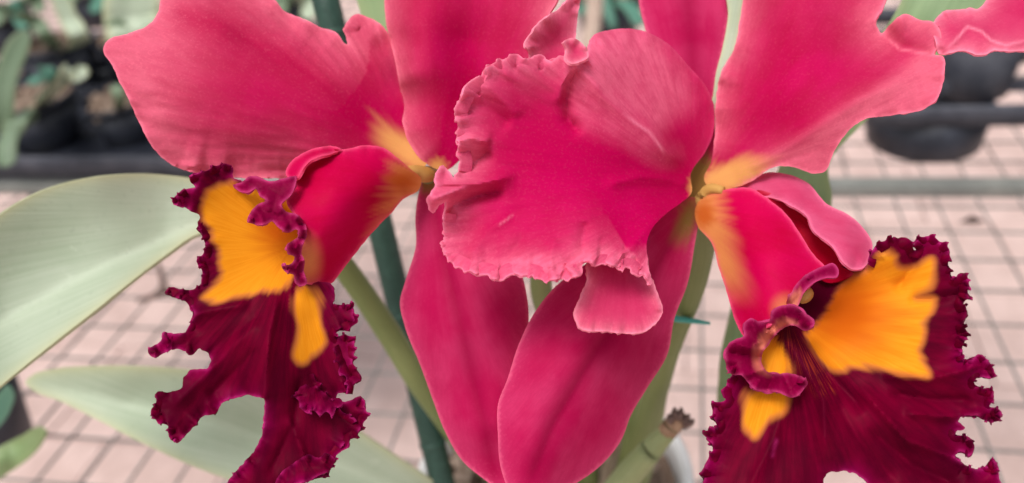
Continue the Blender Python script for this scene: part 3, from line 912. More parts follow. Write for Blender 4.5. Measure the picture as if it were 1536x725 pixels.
blade('leaf', plant, LEAF_B, [(40, 574, 360), (200, 560, 352), (200, 605, 358), (200, 655, 350), (400, 590, 352), (400, 660, 360), (400, 735, 350), (650, 730, 385), (690, 775, 400), (560, 700, 372)],
      M_LEAF, (680, 770), sp=7, thick=1.6, margin=9, rib=([(680, 770), (500, 695), (300, 630), (150, 596), (45, 575)], 9), creases=[([(680, 770), (500, 695), (300, 630), (150, 596), (45, 575)], 2.5, 22)])
# leaf behind the right bloom
blade('leaf', plant, [(1090, 640), (1078, 560), (1092, 480), (1120, 380), (1150, 300), (1180, 225), (1260, 120), (1330, 40), (1380, -40), (1440, -80), (1500, -60), (1482, 0), (1440, 60), (1370, 120), (1290, 190), (1243, 250), (1248, 300), (1220, 380), (1160, 480), (1120, 560), (1105, 640)],
      [(1095, 640, 345), (1100, 500, 330), (1180, 300, 318), (1250, 200, 312), (1245, 285, 314), (1330, 60, 308), (1400, 40, 300), (1450, -70, 300)],
      M_LEAF2, (1095, 640), sp=7, thick=1.5, margin=8, rib=([(1097, 640), (1110, 500), (1200, 280), (1300, 120), (1440, -70)], 9))
# pale sheath between dorsal sepal and right petal
blade('leaf', plant, [(1092, -50), (1122, -50), (1116, 5), (1108, 55), (1096, 95), (1082, 128), (1076, 160), (1070, 200), (1064, 200), (1070, 140), (1074, 110), (1083, 75), (1092, 25)],
      [(1105, -50, 262), (1100, 40, 252), (1085, 110, 249), (1070, 190, 249), (1116, 0, 256)], M_LEAF, (1068, 200), sp=4, thick=1.0, margin=5)
# leaf glimpsed at the top between the petals
blade('leaf', plant, [(530, -60), (570, -60), (585, 10), (580, 60), (565, 70), (545, 30), (535, 0)], [(545, -50, 310), (575, -50, 306), (575, 60, 300), (545, 20, 306)], M_LEAF2, (570, 80), sp=6, thick=1.3)

# ------------------------------------------------------------------ stake and ties
s0, s1, s2 = P(474, -60, 345), P(583, 385, 368), P(672, 760, 392)
stake = empty('plant_stake', s2, 'straight dark green plant stake behind the left bloom', 'stake')
tube('stake', [s0, s0.lerp(s2, .33), s0.lerp(s2, .66), s2, s2 + (s2 - s0).normalized() * .1], [.0058, .0058, .0058, .0058, .0056], M_STAKE, stake, 16, 3)
for i in range(4):
    c = s0.lerp(s2, 0.12 + .25 * i); dr = (s2 - s0).normalized()
    tube('node', [c - dr * .0014, c - dr * .0006, c + dr * .0006, c + dr * .0014], [.0059, .0063, .0063, .0059], M_STAKE, stake, 16, 2)
tie = tube('twist_tie', [P(985, 468, 288), P(1000, 474, 286), P(1012, 478, 285), P(1035, 481, 286), P(1064, 485, 288)], [.0010, .0015, .0016, .0014, .0008], M_TIE, None, 10, 6, 0.6)
prop(tie, 'teal plastic tie wrapped round the right flower stem', 'plant tie')

# ------------------------------------------------------------------ small things on the bench
db = on_z(1458, 332, 0.003)
dry = mesh_obj('dry_petal', [(db.x - .012, db.y, .001), (db.x, db.y - .006, .003), (db.x + .013, db.y + .002, .001), (db.x + .002, db.y + .008, .006)], [(0, 1, 3), (1, 2, 3), (0, 3, 2), (0, 2, 1)], M_DRYD)
prop(dry, 'small dark dried petal lying on the wire mesh', 'dried petal')
c0 = on_z(262, 445, 0.0)
clip = empty('dry_twig', c0, 'short dark twig lying on the wire bench', 'twig')
tube('twig', [on_z(236, 392, .03), on_z(243, 415, .018), on_z(250, 436, .006), on_z(285, 440, .004)], [.002, .003, .004, .003], M_DRYD, clip, 8, 5)
tube('twig_fork', [on_z(250, 436, .006), on_z(225, 446, .004), on_z(205, 452, .003)], [.0045, .003, .0015], M_DRYD, clip, 8, 5)

# ------------------------------------------------------------------ LEFT BLOOM
f1 = empty('orchid_flower', P(636, 262, 238), 'crimson orchid bloom with a narrow ragged lip hanging beside the pale leaf', 'flower', 'two crimson orchid blooms')

o = blade('petal', f1, [(241, 0), (236, 19), (223, 37), (194, 50), (160, 62), (155, 72), (167, 97), (178, 120), (190, 143), (213, 193), (236, 230), (256, 247), (287, 259), (340, 266), (430, 268), (500, 268, .3), (590, 262, 0), (632, 256, 0), (640, 245, 0), (618, 205, 0), (608, 165, 0), (600, 120, .2), (590, 70, .5), (573, 38), (552, 25), (535, 21), (516, 43), (520, 66), (513, 60), (508, 52), (482, 41), (460, 31), (426, 15), (412, 0), (390, -40), (330, -70), (270, -50)],
      [(635, 250, 238), (560, 180, 236), (500, 120, 232), (400, 130, 226), (300, 120, 222), (160, 70, 222), (200, 150, 223), (240, 235, 228), (330, 262, 233), (440, 266, 236), (330, -60, 246), (241, 0, 234), (300, 20, 230), (430, 20, 239), (510, 55, 240), (545, 28, 243), (600, 120, 243), (590, 40, 247), (370, 200, 226), (480, 220, 231)],
      M_PETAL, (640, 250), sp=4.5, fringe=(1.1, 9), ruffle=(1.0, 60, 30), margin=50, fine=1.0, far=0.6,
      rib=([(640, 250), (540, 170), (430, 90), (330, 40), (240, 10)], 34), creases=[([(640, 250), (540, 170), (430, 90), (330, 40)], 1.5, 26)],
      masks={'base': near_pt(618, 230, 16, 66, 1.5, 0.5, math.radians(36))}, seed=1)
o = blade('petal', f1, [(576, -50), (576, 0), (579, 35), (592, 90), (601, 140), (603, 180), (612, 212), (630, 238), (650, 252, 0), (668, 256, 0), (690, 240, 0), (720, 200, 0), (760, 140, 0), (800, 80, .3), (822, 40), (826, 18), (836, 0), (842, -40), (760, -80), (650, -80)],
      [(655, 252, 239), (620, 200, 236), (612, 110, 232), (616, 40, 233), (618, -40, 238), (577, 0, 247), (585, 60, 246), (598, 140, 243), (700, 60, 238), (700, 160, 236), (740, -40, 240), (800, 60, 233), (830, 10, 230), (800, -40, 234)],
      M_PETAL, (660, 255), sp=4.5, fringe=(0.8, 9), ruffle=(0.6, 70, 24), margin=22, fine=0.3, far=0.15, masks={'base': near_pt(655, 252, 5, 22)}, seed=2)
blade('sepal', f1, [(640, 262, 0), (628, 290), (623, 330), (624, 365), (608, 422), (600, 452), (608, 492), (630, 547), (650, 602), (665, 642), (695, 693), (730, 722), (765, 745), (790, 740, 0), (790, 690, 0), (780, 600, 0), (790, 520), (793, 467), (790, 442), (782, 410), (750, 360), (700, 315), (665, 275, 0)],
      [(640, 268, 243), (625, 330, 244), (602, 452, 240), (610, 500, 239), (650, 602, 238), (700, 700, 235), (760, 742, 229), (690, 400, 232), (700, 500, 228), (735, 640, 226), (790, 450, 236), (785, 540, 234), (780, 640, 230), (690, 320, 239)],
      M_SEPAL, (640, 262), sp=5, margin=16, fine=0.25, rib=([(645, 275), (672, 400), (700, 520), (730, 650), (745, 740)], 16), creases=[([(645, 275), (672, 400), (700, 520), (730, 650), (748, 745)], 1.6, 16)],
      masks={'base': near_pt(640, 268, 6, 34)}, seed=3)
tube('column', [P(648, 262, 243), P(636, 262, 239), P(622, 258, 236), P(600, 262, 232)], [.0020, .0024, .0020, .0016], M_COLUMN, f1, 14, 6)

LIP1 = [(347, 249), (339, 246), (326, 249), (308, 257), (284, 266), (288, 275), (295, 281), (277, 284), (264, 295), (258, 305), (275, 311), (288, 317), (299, 326), (296, 338), (305, 356), (309, 372), (302, 387), (295, 391), (304, 406), (302, 425), (287, 436), (253, 436), (250, 440), (274, 449), (291, 468), (281, 494), (274, 502), (248, 500), (242, 511), (221, 528), (229, 537), (257, 524), (276, 526), (285, 532), (300, 524), (312, 530), (317, 541), (311, 553), (293, 553), (276, 566), (274, 579), (257, 588), (233, 590), (236, 605), (227, 613), (235, 631), (253, 637), (253, 652), (265, 665), (280, 652), (295, 635), (308, 624), (321, 622), (334, 605), (355, 596), (376, 594), (398, 600), (397, 626), (389, 665), (372, 688), (353, 709), (342, 724), (350, 745), (400, 752), (440, 738), (461, 723), (492, 709), (501, 687), (519, 664), (537, 651), (543, 640), (548, 622), (544, 597), (530, 598), (517, 603), (504, 600), (506, 592), (519, 588), (533, 576), (541, 566), (529, 545), (531, 525), (528, 507), (516, 504), (504, 507), (504, 498), (532, 487), (530, 470), (528, 458), (512, 459), (500, 456), (503, 440), (497, 426, .3), (476, 422, 0), (458, 410, 0), (462, 370, 0), (455, 330, 0), (430, 300, 0), (400, 285, 0), (360, 272), (352, 268)]
lip1 = blade('lip', f1, LIP1,
      [(285, 268, 205), (340, 250, 211), (260, 304, 203), (300, 300, 208), (350, 290, 213), (330, 350, 211), (300, 400, 207), (400, 320, 216.5), (445, 330, 219), (440, 400, 217), (375, 400, 213), (360, 460, 209), (410, 440, 211), (400, 520, 203), (398, 590, 202), (340, 520, 207), (280, 440, 208), (255, 438, 209), (225, 530, 205), (280, 515, 207), (310, 545, 208), (235, 600, 203), (265, 660, 202), (320, 600, 207), (370, 590, 208), (385, 680, 203), (345, 725, 200), (420, 700, 204), (470, 480, 213), (450, 450, 211), (530, 470, 215), (525, 540, 213), (470, 560, 210), (545, 620, 210), (480, 640, 208), (490, 705, 206), (440, 740, 204), (425, 600, 204)],
      M_LIP, (440, 370), sp=3.3, fringe=(1.9, 8.5), ruffle=(1.6, 30, 12), margin=12, fine=0.3,
      creases=[([(420, 430), (404, 500), (396, 590), (385, 670)], -2.6, 10), ([(400, 470), (330, 540), (250, 620)], -2.2, 13), ([(395, 470), (350, 500), (300, 545)], 1.6, 10), ([(380, 455), (300, 470), (240, 518)], -1.8, 10), ([(390, 520), (350, 560), (310, 600)], 1.4, 9), ([(452, 560), (440, 640), (400, 720)], 1.6, 10), ([(430, 620), (455, 680), (450, 730)], -1.5, 8)],
      masks={'yellow': patch([[(306, 332), (300, 318), (306, 298), (318, 284), (345, 274), (362, 280), (400, 290), (445, 310), (455, 400), (436, 420), (424, 432), (398, 438), (378, 442), (352, 446), (332, 452), (304, 446), (314, 434), (330, 414), (330, 392), (322, 362)], [(447, 437), (459, 429), (473, 438), (481, 463), (482, 490), (487, 508), (474, 530), (453, 546), (443, 539), (446, 508), (448, 490), (442, 467)]], 7, 5, 14),
             'orange': near_pt(425, 340, 5, 60, 1.0, 1.2)}, seed=4)
blade('side_lobe', lip1, [(443, 268, .4), (431, 261), (435, 248), (450, 235), (479, 223), (509, 225), (549, 218), (572, 221), (595, 236), (615, 253, .3), (632, 270, 0), (629, 284, 0), (605, 299), (585, 322), (559, 349), (532, 382), (509, 412), (499, 424), (476, 427), (452, 424), (446, 400), (452, 360), (446, 330), (430, 305)],
      [(634, 274, 236), (605, 299, 231), (559, 349, 226), (505, 416, 222), (600, 245, 229), (550, 219, 226), (480, 224, 224), (435, 252, 221), (560, 280, 218), (500, 280, 211), (450, 290, 212), (455, 350, 211), (480, 350, 210), (520, 340, 214), (470, 420, 214), (570, 310, 223)],
      M_TUBE, (660, 285), sp=4, fringe=(0.8, 10), ruffle=(0.5, 30, 10), margin=7, fine=0.2, creases=[([(443, 262), (462, 244), (490, 234), (515, 228)], 2.0, 7)],
      masks={'base': (lambda X, Y, a, r: np.maximum(0.9 * sstep(560, 612, X + 12 * n2(a * 30, r / 60) + .30 * (Y - 280)), 0.75 * (1 - sstep(6, 46, np.hypot((X - 460) / .7, (Y - 392) / 1.2)) ))),
             'base2': near_pt(604, 272, 3, 30, 1.2, .8)}, seed=5)
blade('frill', lip1, [(429, 263), (433, 247), (449, 233), (478, 221), (498, 219), (512, 224), (498, 231), (478, 236), (463, 244), (452, 258), (444, 269), (436, 269)],
      [(432, 262, 216), (436, 250, 217), (478, 221, 222), (512, 224, 222), (480, 236, 216), (450, 262, 210), (460, 240, 214)],
      M_TUBE, (560, 260), sp=3, fringe=(.5, 10), ruffle=(1.0, 40, 7), margin=5, seed=23)
blade('frill', lip1, [(350, 279), (358, 287), (372, 289), (384, 284), (389, 293), (399, 301), (385, 308), (375, 320), (371, 329), (383, 337), (397, 337), (409, 333), (418, 342), (432, 348), (446, 345), (448, 355), (440, 361), (430, 368), (434, 381), (442, 385), (437, 396), (423, 401), (428, 408), (440, 412), (444, 420), (448, 429), (460, 426), (456, 408), (457, 392), (452, 380), (455, 366), (460, 356), (458, 336), (444, 321), (428, 317), (422, 308), (434, 296), (442, 282), (444, 266), (424, 268), (405, 272), (392, 268), (374, 265), (363, 273)],
      [(350, 280, 211), (375, 268, 210), (400, 290, 208), (440, 270, 209), (375, 328, 204), (400, 320, 206), (420, 335, 206), (450, 325, 208), (435, 370, 205), (455, 360, 208), (425, 402, 204), (455, 400, 208), (450, 425, 209)],
      M_FRILL, (480, 330), sp=3.0, fringe=(0.6, 9), ruffle=(1.9, 30, 12), margin=6, fine=0.4, seed=6)
blade('frill', lip1, [(438, 592), (446, 586), (452, 580), (462, 575), (474, 578), (486, 590), (496, 598), (510, 597), (514, 606), (504, 613), (498, 624), (488, 618), (480, 623), (470, 616), (462, 621), (452, 612), (447, 601)],
      [(440, 592, 206), (462, 576, 209), (485, 600, 205), (512, 603, 208), (480, 622, 202), (455, 612, 203)],
      M_LIP, (470, 560), sp=2.8, fringe=(1.4, 8), ruffle=(1.6, 24, 9), margin=14, fine=.1, seed=7)
blade('frill', lip1, [(420, 712), (432, 700), (448, 690), (462, 682), (478, 686), (492, 680), (502, 688), (494, 706), (480, 712), (464, 722), (446, 726), (430, 738), (412, 730)],
      [(420, 715, 201), (460, 685, 202), (500, 685, 203), (460, 722, 199), (430, 735, 199)],
      M_LIP, (440, 660), sp=3, fringe=(1.0, 8), ruffle=(1.5, 28, 9), margin=10, fine=.1, seed=8)

# ------------------------------------------------------------------ RIGHT BLOOM
f2 = empty('orchid_flower', P(1052, 290, 240), 'crimson orchid bloom with ruffled petal and wide maroon lip splashed yellow', 'flower', 'two crimson orchid blooms')

blade('sepal', f2, [(952, -60), (958, 0), (970, 50), (990, 110, 0), (1015, 190, 0), (1022, 262, 0), (1040, 300, 0), (1070, 296, 0), (1076, 250, 0), (1072, 190, 0), (1074, 120), (1084, 76), (1093, 25), (1101, -60)],
      [(1050, 296, 246), (1055, 240, 246), (1030, 100, 252), (1030, -50, 264), (960, 0, 262), (1085, 70, 256)], M_SEPAL, (1055, 255), sp=5, margin=12, fine=0.3, rib=([(1055, 250), (1040, 120), (1028, -50)], 20), masks={'base': near_pt(1050, 275, 26, 60)}, seed=9)
blade('petal', f2, [(1115, -5), (1110, 30), (1100, 75), (1082, 108), (1074, 150), (1072, 200), (1066, 245, 0), (1056, 268, 0), (1066, 286, 0), (1100, 282, 0), (1128, 272), (1158, 252), (1182, 249), (1210, 258), (1226, 261), (1237, 257), (1250, 230), (1270, 200), (1295, 180), (1335, 174), (1362, 170), (1388, 163), (1405, 150), (1413, 130), (1416, 112), (1413, 84), (1402, 82), (1410, 66), (1412, 50), (1398, 33), (1380, 30), (1355, 22), (1338, 34), (1321, 50), (1314, 36), (1328, 5), (1334, -30), (1280, -90), (1190, -100), (1130, -60)],
      [(1062, 268, 241), (1075, 200, 242), (1080, 110, 246), (1112, 20, 248), (1130, 150, 234), (1200, 100, 228), (1200, 0, 234), (1200, -90, 246), (1320, -40, 238), (1318, 45, 232), (1280, 100, 226), (1355, 26, 226), (1410, 60, 222), (1360, 80, 226), (1412, 110, 218), (1390, 160, 217), (1300, 178, 221), (1240, 250, 225), (1180, 225, 228), (1160, 252, 231), (1110, 275, 236), (1250, 190, 221), (1330, 130, 219)],
      M_PETAL, (1062, 275), sp=4.5, fringe=(1.0, 9), ruffle=(1.2, 60, 20), margin=24, fine=0.3, far=.22,
      creases=[([(1100, 268), (1180, 222), (1290, 150), (1410, 92)], -1.8, 16), ([(1322, 52), (1350, 70), (1400, 80)], 1.2, 9)],
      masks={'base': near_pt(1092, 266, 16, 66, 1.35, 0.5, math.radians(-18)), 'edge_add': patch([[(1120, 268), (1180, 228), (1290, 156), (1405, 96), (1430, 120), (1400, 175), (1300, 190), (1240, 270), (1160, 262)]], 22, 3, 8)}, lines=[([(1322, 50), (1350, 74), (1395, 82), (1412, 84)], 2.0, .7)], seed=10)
blade('petal', f2, [(1396, 40), (1404, 28), (1418, 16), (1436, 15), (1454, 12), (1468, 13), (1480, -2), (1500, -40), (1580, -60), (1600, 40), (1590, 80), (1536, 77), (1505, 77), (1490, 76), (1480, 82), (1468, 83), (1455, 79), (1443, 77), (1425, 80), (1410, 82), (1402, 60)],
      [(1398, 45, 223.5), (1410, 80, 220.5), (1440, 20, 226), (1445, 60, 219), (1470, 82, 216), (1475, 40, 221), (1500, -30, 232), (1540, 20, 224), (1540, 76, 216), (1600, 0, 224)],
      M_PETAL_BACK, (1650, -60), sp=3.6, fringe=(.9, 8), ruffle=(0.9, 46, 14), margin=16, fine=.15,
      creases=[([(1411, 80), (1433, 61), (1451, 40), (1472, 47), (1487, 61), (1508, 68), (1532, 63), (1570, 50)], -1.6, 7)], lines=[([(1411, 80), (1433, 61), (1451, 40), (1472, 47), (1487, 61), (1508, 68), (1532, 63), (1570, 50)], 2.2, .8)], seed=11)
blade('sepal', f2, [(1090, 292, 0), (1119, 275), (1150, 259), (1178, 261), (1212, 275), (1240, 306), (1274, 323), (1299, 347), (1309, 366), (1306, 386), (1295, 402), (1281, 405), (1264, 393), (1247, 369), (1219, 345), (1209, 324), (1188, 310), (1157, 297), (1120, 300, 0)],
      [(1095, 292, 238), (1150, 262, 236), (1180, 285, 229), (1240, 306, 228), (1300, 350, 222), (1285, 402, 211), (1240, 355, 218), (1200, 318, 224), (1265, 360, 215), (1150, 295, 231)],
      M_SEPAL_P, (1080, 290), sp=4, fringe=(.5, 12), ruffle=(1.0, 45, 16), margin=10, fine=.2, seed=12)
blade('sepal', f2, [(1050, 300, 0), (1047, 340), (1043, 362), (1031, 427), (1012, 477), (1001, 532), (971, 582), (947, 622), (931, 662), (896, 703), (861, 727), (820, 748), (785, 752), (764, 735), (752, 705), (747, 655), (748, 602), (760, 572), (778, 517), (800, 472), (831, 432), (880, 395, 0), (940, 352, 0), (1000, 315, 0), (1030, 295, 0)],
      [(1042, 302, 241), (1045, 345, 243), (1015, 470, 238), (970, 580, 237), (930, 660, 235), (860, 725, 228), (790, 750, 220), (990, 380, 232), (920, 470, 225), (860, 560, 219), (810, 680, 217), (800, 472, 226), (752, 600, 221), (755, 700, 220), (850, 420, 230), (960, 350, 236)],
      M_SEPAL, (1045, 300), sp=5, margin=14, fine=.25, rib=([(1040, 305), (985, 400), (900, 520), (830, 640), (790, 745)], 15), creases=[([(1040, 305), (985, 400), (900, 520), (830, 640), (785, 750)], 1.8, 15)],
      masks={'base': near_pt(1032, 330, 2, 48, .55, 1.3, math.radians(18))}, seed=13)

# the big ruffled petal
RIDGE = [(878, 107), (905, 146), (941, 176), (972, 198), (993, 222), (1026, 255)]
PET = [(1036, 262, 0), (1058, 228, .15), (1069, 203, .15), (1072, 170, .15), (1063, 137, .15), (1032, 98, .15), (1002, 66, .15), (969, 48, .2), (941, 43, .2), (911, 46, .2), (890, 53, .4), (882, 70), (880, 86), (863, 95), (850, 86), (838, 85), (825, 92), (813, 84), (799, 85), (792, 92), (777, 83), (769, 84), (759, 88), (747, 92), (736, 98), (726, 106), (723, 117), (711, 120), (700, 128), (694, 142), (686, 159), (683, 172), (688, 186), (687, 203), (685, 211), (690, 217), (687, 228), (691, 242), (689, 256), (682, 266), (675, 257), (665, 249), (656, 260), (653, 279), (640, 298), (643, 311), (649, 320), (658, 311), (668, 303), (667, 320), (666, 337), (667, 357), (663, 366), (668, 380), (675, 391), (690, 402), (712, 410), (730, 412), (744, 420), (756, 419), (768, 411), (782, 414), (799, 414), (817, 421), (836, 419), (855, 418), (871, 412), (877, 393), (884, 391), (893, 400), (904, 395), (917, 398), (924, 399), (931, 405), (944, 400), (956, 414), (965, 412), (971, 420), (976, 428), (978, 420), (972, 400, .6), (971, 385, .3), (970, 365, 0), (976, 347, 0), (1000, 320, 0), (1022, 304, 0), (1037, 290, 0)]
pet = blade('petal', f2, PET,
      [(1036, 278, 236), (1000, 290, 228), (950, 270, 221), (880, 260, 214), (800, 250, 210), (730, 230, 208), (690, 200, 205), (690, 260, 205), (650, 300, 200), (665, 350, 207), (690, 400, 203), (750, 415, 198), (830, 418, 196), (880, 395, 199), (960, 412, 204), (972, 350, 213), (800, 330, 207), (880, 330, 207), (940, 340, 212), (720, 330, 208), (700, 130, 203), (770, 88, 206), (850, 90, 210), (800, 150, 211), (860, 140, 213), (880, 95, 209), (905, 146, 214), (941, 176, 218), (972, 198, 222), (993, 222, 226), (1069, 200, 243), (1060, 135, 243), (1005, 70, 238), (940, 45, 230), (890, 60, 219), (960, 120, 226), (1010, 170, 234), (1035, 225, 238)],
      M_PETAL_F, (1045, 278), sp=3.6, fringe=(1.7, 6), ruffle=(2.2, 44, 20), margin=30, fine=1.1,
      creases=[(RIDGE, -2.6, 13), ([(884, 84), (868, 103), (855, 122), (849, 150), (852, 180), (875, 205)], 3.0, 8), ([(876, 92), (856, 106), (843, 128), (836, 160)], -2.0, 8), ([(640, 305), (670, 292), (700, 280), (780, 262)], -4.0, 11), ([(664, 335), (680, 308), (720, 294), (760, 286)], 3.4, 9), ([(680, 212), (710, 208), (738, 214)], -3.0, 8), ([(684, 256), (712, 244), (738, 226)], 2.6, 8), ([(690, 150), (730, 160), (770, 190)], 2.0, 13), ([(720, 112), (745, 140), (780, 180)], -1.6, 12), ([(700, 390), (730, 350), (770, 320)], -1.2, 10), ([(745, 415), (765, 380), (790, 350)], 1.3, 9), ([(820, 418), (825, 385), (835, 355)], -1.2, 11), ([(875, 395), (872, 365), (880, 330)], 1.8, 10),
               ([(1036, 282), (1005, 270), (960, 266), (900, 280)], -1.5, 10), ([(940, 395), (955, 360), (1000, 315)], -1.0, 12)],
      masks={'base': near_pt(1040, 280, 3, 15, .8, 1.5),
             'edge_add': (lambda X, Y, a, r: 0.85 * sstep(358, 412, Y + 10 * n2(a * 30, r / 60) - .12 * np.abs(X - 880)) * sstep(690, 780, X)
                          + 0.80 * patch([[(880, 100), (905, 140), (945, 172), (985, 205), (1000, 190), (1030, 150), (1010, 90), (960, 50), (900, 50)]], 26, 8, 8)(X, Y, a, r)
                          + 0.5 * patch([[(858, 108), (895, 140), (950, 180), (1015, 240), (1000, 252), (930, 215), (870, 190), (850, 150)]], 16, 8, 10)(X, Y, a, r)
                          + 0.35 * (1 - sstep(5, 50, np.hypot(X - 700, Y - 230))))},
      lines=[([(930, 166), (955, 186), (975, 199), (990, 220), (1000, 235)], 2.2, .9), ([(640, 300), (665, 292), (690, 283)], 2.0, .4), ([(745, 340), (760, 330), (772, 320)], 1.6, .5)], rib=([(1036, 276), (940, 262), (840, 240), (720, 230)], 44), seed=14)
blade('petal_fold', pet, [(792, 92, 0), (796, 83), (788, 66), (799, 48), (803, 41), (825, 23), (847, 5), (853, -4), (868, -8), (866, 28), (864, 58), (872, 92, 0), (850, 104, 0), (815, 104, 0)],
      [(792, 90, 214), (790, 65, 213), (825, 25, 215), (866, -5, 222), (864, 58, 221), (830, 70, 220), (860, 100, 218), (815, 100, 217)],
      M_PETAL_BACK, (850, 130), sp=3.4, fringe=(1.0, 7), ruffle=(1.3, 30, 14), margin=14, fine=.3, seed=15)
blade('petal_fold', pet, [(846, 63), (857, 57), (868, 61), (879, 73), (883, 86), (872, 92), (858, 96), (848, 88), (850, 75)],
      [(846, 64, 205), (868, 60, 208), (884, 86, 206), (858, 95, 204), (862, 78, 209)],
      M_PETAL_BACK, (880, 110), sp=3, fringe=(.6, 6), ruffle=(.8, 20, 8), margin=7, fine=.2, seed=16)
blade('petal_fold', pet, [(884, 388, 0), (879, 422), (872, 440), (862, 466), (862, 480), (868, 490), (887, 498), (907, 497), (929, 500), (959, 500), (979, 490), (991, 477), (994, 464), (988, 445), (982, 427), (974, 408), (970, 380, 0), (925, 372, 0)],
      [(884, 390, 207), (965, 385, 214), (862, 470, 205), (885, 497, 202), (930, 450, 209), (960, 499, 204), (993, 465, 208), (980, 430, 212)],
      M_PETAL_BACK, (930, 330), sp=3.4, fringe=(1.2, 7), ruffle=(1.0, 26, 12), margin=12, fine=.55,
      creases=[([(976, 412), (984, 440), (990, 470)], -1.4, 6)], seed=17)
tube('column', [P(1040, 318, 246), P(1050, 300, 242), P(1064, 284, 239), P(1085, 286, 236)], [.0014, .0017, .0016, .0012], M_COLUMN, f2, 14, 6)
tube('anther_cap', [P(1190, 430, 224), P(1200, 437, 220), P(1208, 444, 217), P(1213, 449, 216)], [.0022, .0026, .0024, .0009], M_COLUMN, f2, 12, 5)

LIP2 = [(1180, 470, 0), (1184, 448, 0), (1205, 420, 0), (1235, 402, 0), (1262, 400, 0), (1286, 402, 0), (1300, 398), (1309, 377), (1322, 365), (1346, 358), (1366, 368), (1373, 378), (1375, 362), (1392, 355), (1412, 366), (1424, 376), (1421, 391), (1427, 416), (1432, 420), (1438, 411), (1453, 420), (1450, 433), (1453, 447), (1443, 455), (1450, 472), (1443, 486), (1450, 502), (1443, 520), (1447, 540), (1458, 541), (1467, 533), (1481, 543), (1491, 557), (1488, 567), (1464, 566), (1460, 574), (1472, 583), (1488, 584), (1489, 599), (1482, 611), (1499, 615), (1499, 627), (1491, 634), (1464, 625), (1441, 626), (1436, 633), (1447, 642), (1434, 647), (1432, 655), (1452, 654), (1460, 674), (1457, 681), (1438, 678), (1433, 685), (1444, 697), (1464, 704), (1478, 701), (1489, 690), (1498, 707), (1500, 727), (1490, 760), (1430, 785), (1360, 770), (1310, 740), (1292, 716), (1268, 708), (1242, 710), (1232, 740), (1180, 780), (1100, 780), (1054, 750), (1056, 725), (1058, 700), (1066, 685), (1070, 672), (1060, 654), (1064, 644), (1077, 642), (1071, 625), (1073, 606), (1091, 602), (1088, 583), (1099, 562), (1120, 545, 0), (1135, 510, 0), (1160, 485, 0)]
lip2 = blade('lip', f2, LIP2,
      [(1225, 475, 222), (1190, 450, 228), (1262, 410, 220), (1180, 495, 218), (1145, 530, 217), (1300, 398, 210), (1345, 362, 203), (1395, 358, 204), (1350, 420, 208), (1300, 470, 210), (1250, 510, 212), (1380, 500, 204), (1450, 440, 199), (1445, 500, 201), (1400, 560, 203), (1320, 560, 206), (1260, 580, 207), (1220, 560, 209), (1490, 560, 199), (1495, 620, 200), (1440, 640, 204), (1455, 670, 203), (1380, 640, 203), (1300, 650, 201), (1450, 740, 199), (1495, 700, 196), (1380, 740, 201), (1290, 720, 202), (1230, 660, 200), (1170, 580, 213), (1150, 640, 209), (1180, 720, 202), (1100, 580, 210), (1065, 645, 211), (1058, 710, 211), (1110, 680, 209), (1100, 770, 205)],
      M_LIP, (1180, 470), lines=[([(1158, 690), (1162, 672), (1166, 655)], 3.0, .9)], sp=3.4, fringe=(2.0, 9), ruffle=(1.8, 32, 13), margin=12, fine=0.3,
      creases=[([(1172, 498), (1200, 540), (1235, 600), (1240, 700)], -3.0, 13), ([(1200, 500), (1240, 560), (1300, 620)], 2.4, 13), ([(1280, 570), (1360, 660), (1440, 690), (1495, 700)], -3.0, 11), ([(1300, 640), (1370, 700), (1440, 730)], 2.0, 12), ([(1320, 565), (1400, 568), (1470, 550)], -2.2, 10), ([(1330, 590), (1400, 600), (1460, 600)], 1.6, 9), ([(1350, 620), (1420, 625), (1490, 620)], -2.0, 9), ([(1250, 600), (1290, 660), (1350, 730)], 1.6, 12), ([(1374, 370), (1370, 400), (1340, 440)], 1.8, 9), ([(1360, 448), (1400, 448), (1450, 440)], 1.4, 8), ([(1180, 600), (1160, 660), (1120, 740)], 1.3, 10)],
      masks={'yellow': patch([[(1207, 505), (1222, 486), (1266, 420), (1300, 403), (1322, 384), (1339, 383), (1349, 397), (1372, 398), (1398, 387), (1405, 406), (1396, 428), (1372, 446), (1402, 452), (1398, 468), (1386, 492), (1382, 525), (1394, 563), (1360, 562), (1332, 555), (1276, 552), (1260, 558), (1236, 552)], [(1122, 589), (1150, 583), (1181, 588), (1179, 613), (1154, 632), (1132, 656), (1115, 628), (1114, 606)], [(1140, 540), (1150, 515), (1168, 500), (1182, 560), (1160, 570)]], 8, 6, 14),
             'orange': near_pt(1270, 470, 10, 130, 1.0, .9),
             'throat': patch([[(1166, 492), (1184, 490), (1222, 530), (1240, 560), (1210, 570), (1186, 540)], [(1160, 480), (1180, 440), (1230, 395), (1280, 398), (1268, 416), (1226, 480), (1208, 494), (1180, 490)]], 6, 6, 16),
             'stripe': patch([[(1168, 496), (1182, 494), (1225, 540), (1250, 590), (1236, 594), (1196, 550)]], 8, 3, 20)}, seed=18)
blade('throat_wall', lip2, [(1135, 286, 0), (1157, 290), (1190, 304), (1213, 319), (1224, 340), (1251, 364), (1268, 388), (1288, 402), (1268, 418, 0), (1240, 424, 0), (1215, 400, 0), (1180, 350, 0), (1140, 310, 0)],
      [(1135, 290, 233), (1213, 319, 228), (1268, 388, 219), (1288, 402, 214), (1240, 424, 222), (1180, 350, 229), (1200, 340, 231)], M_RED, (1100, 280), sp=4, margin=6, seed=19)
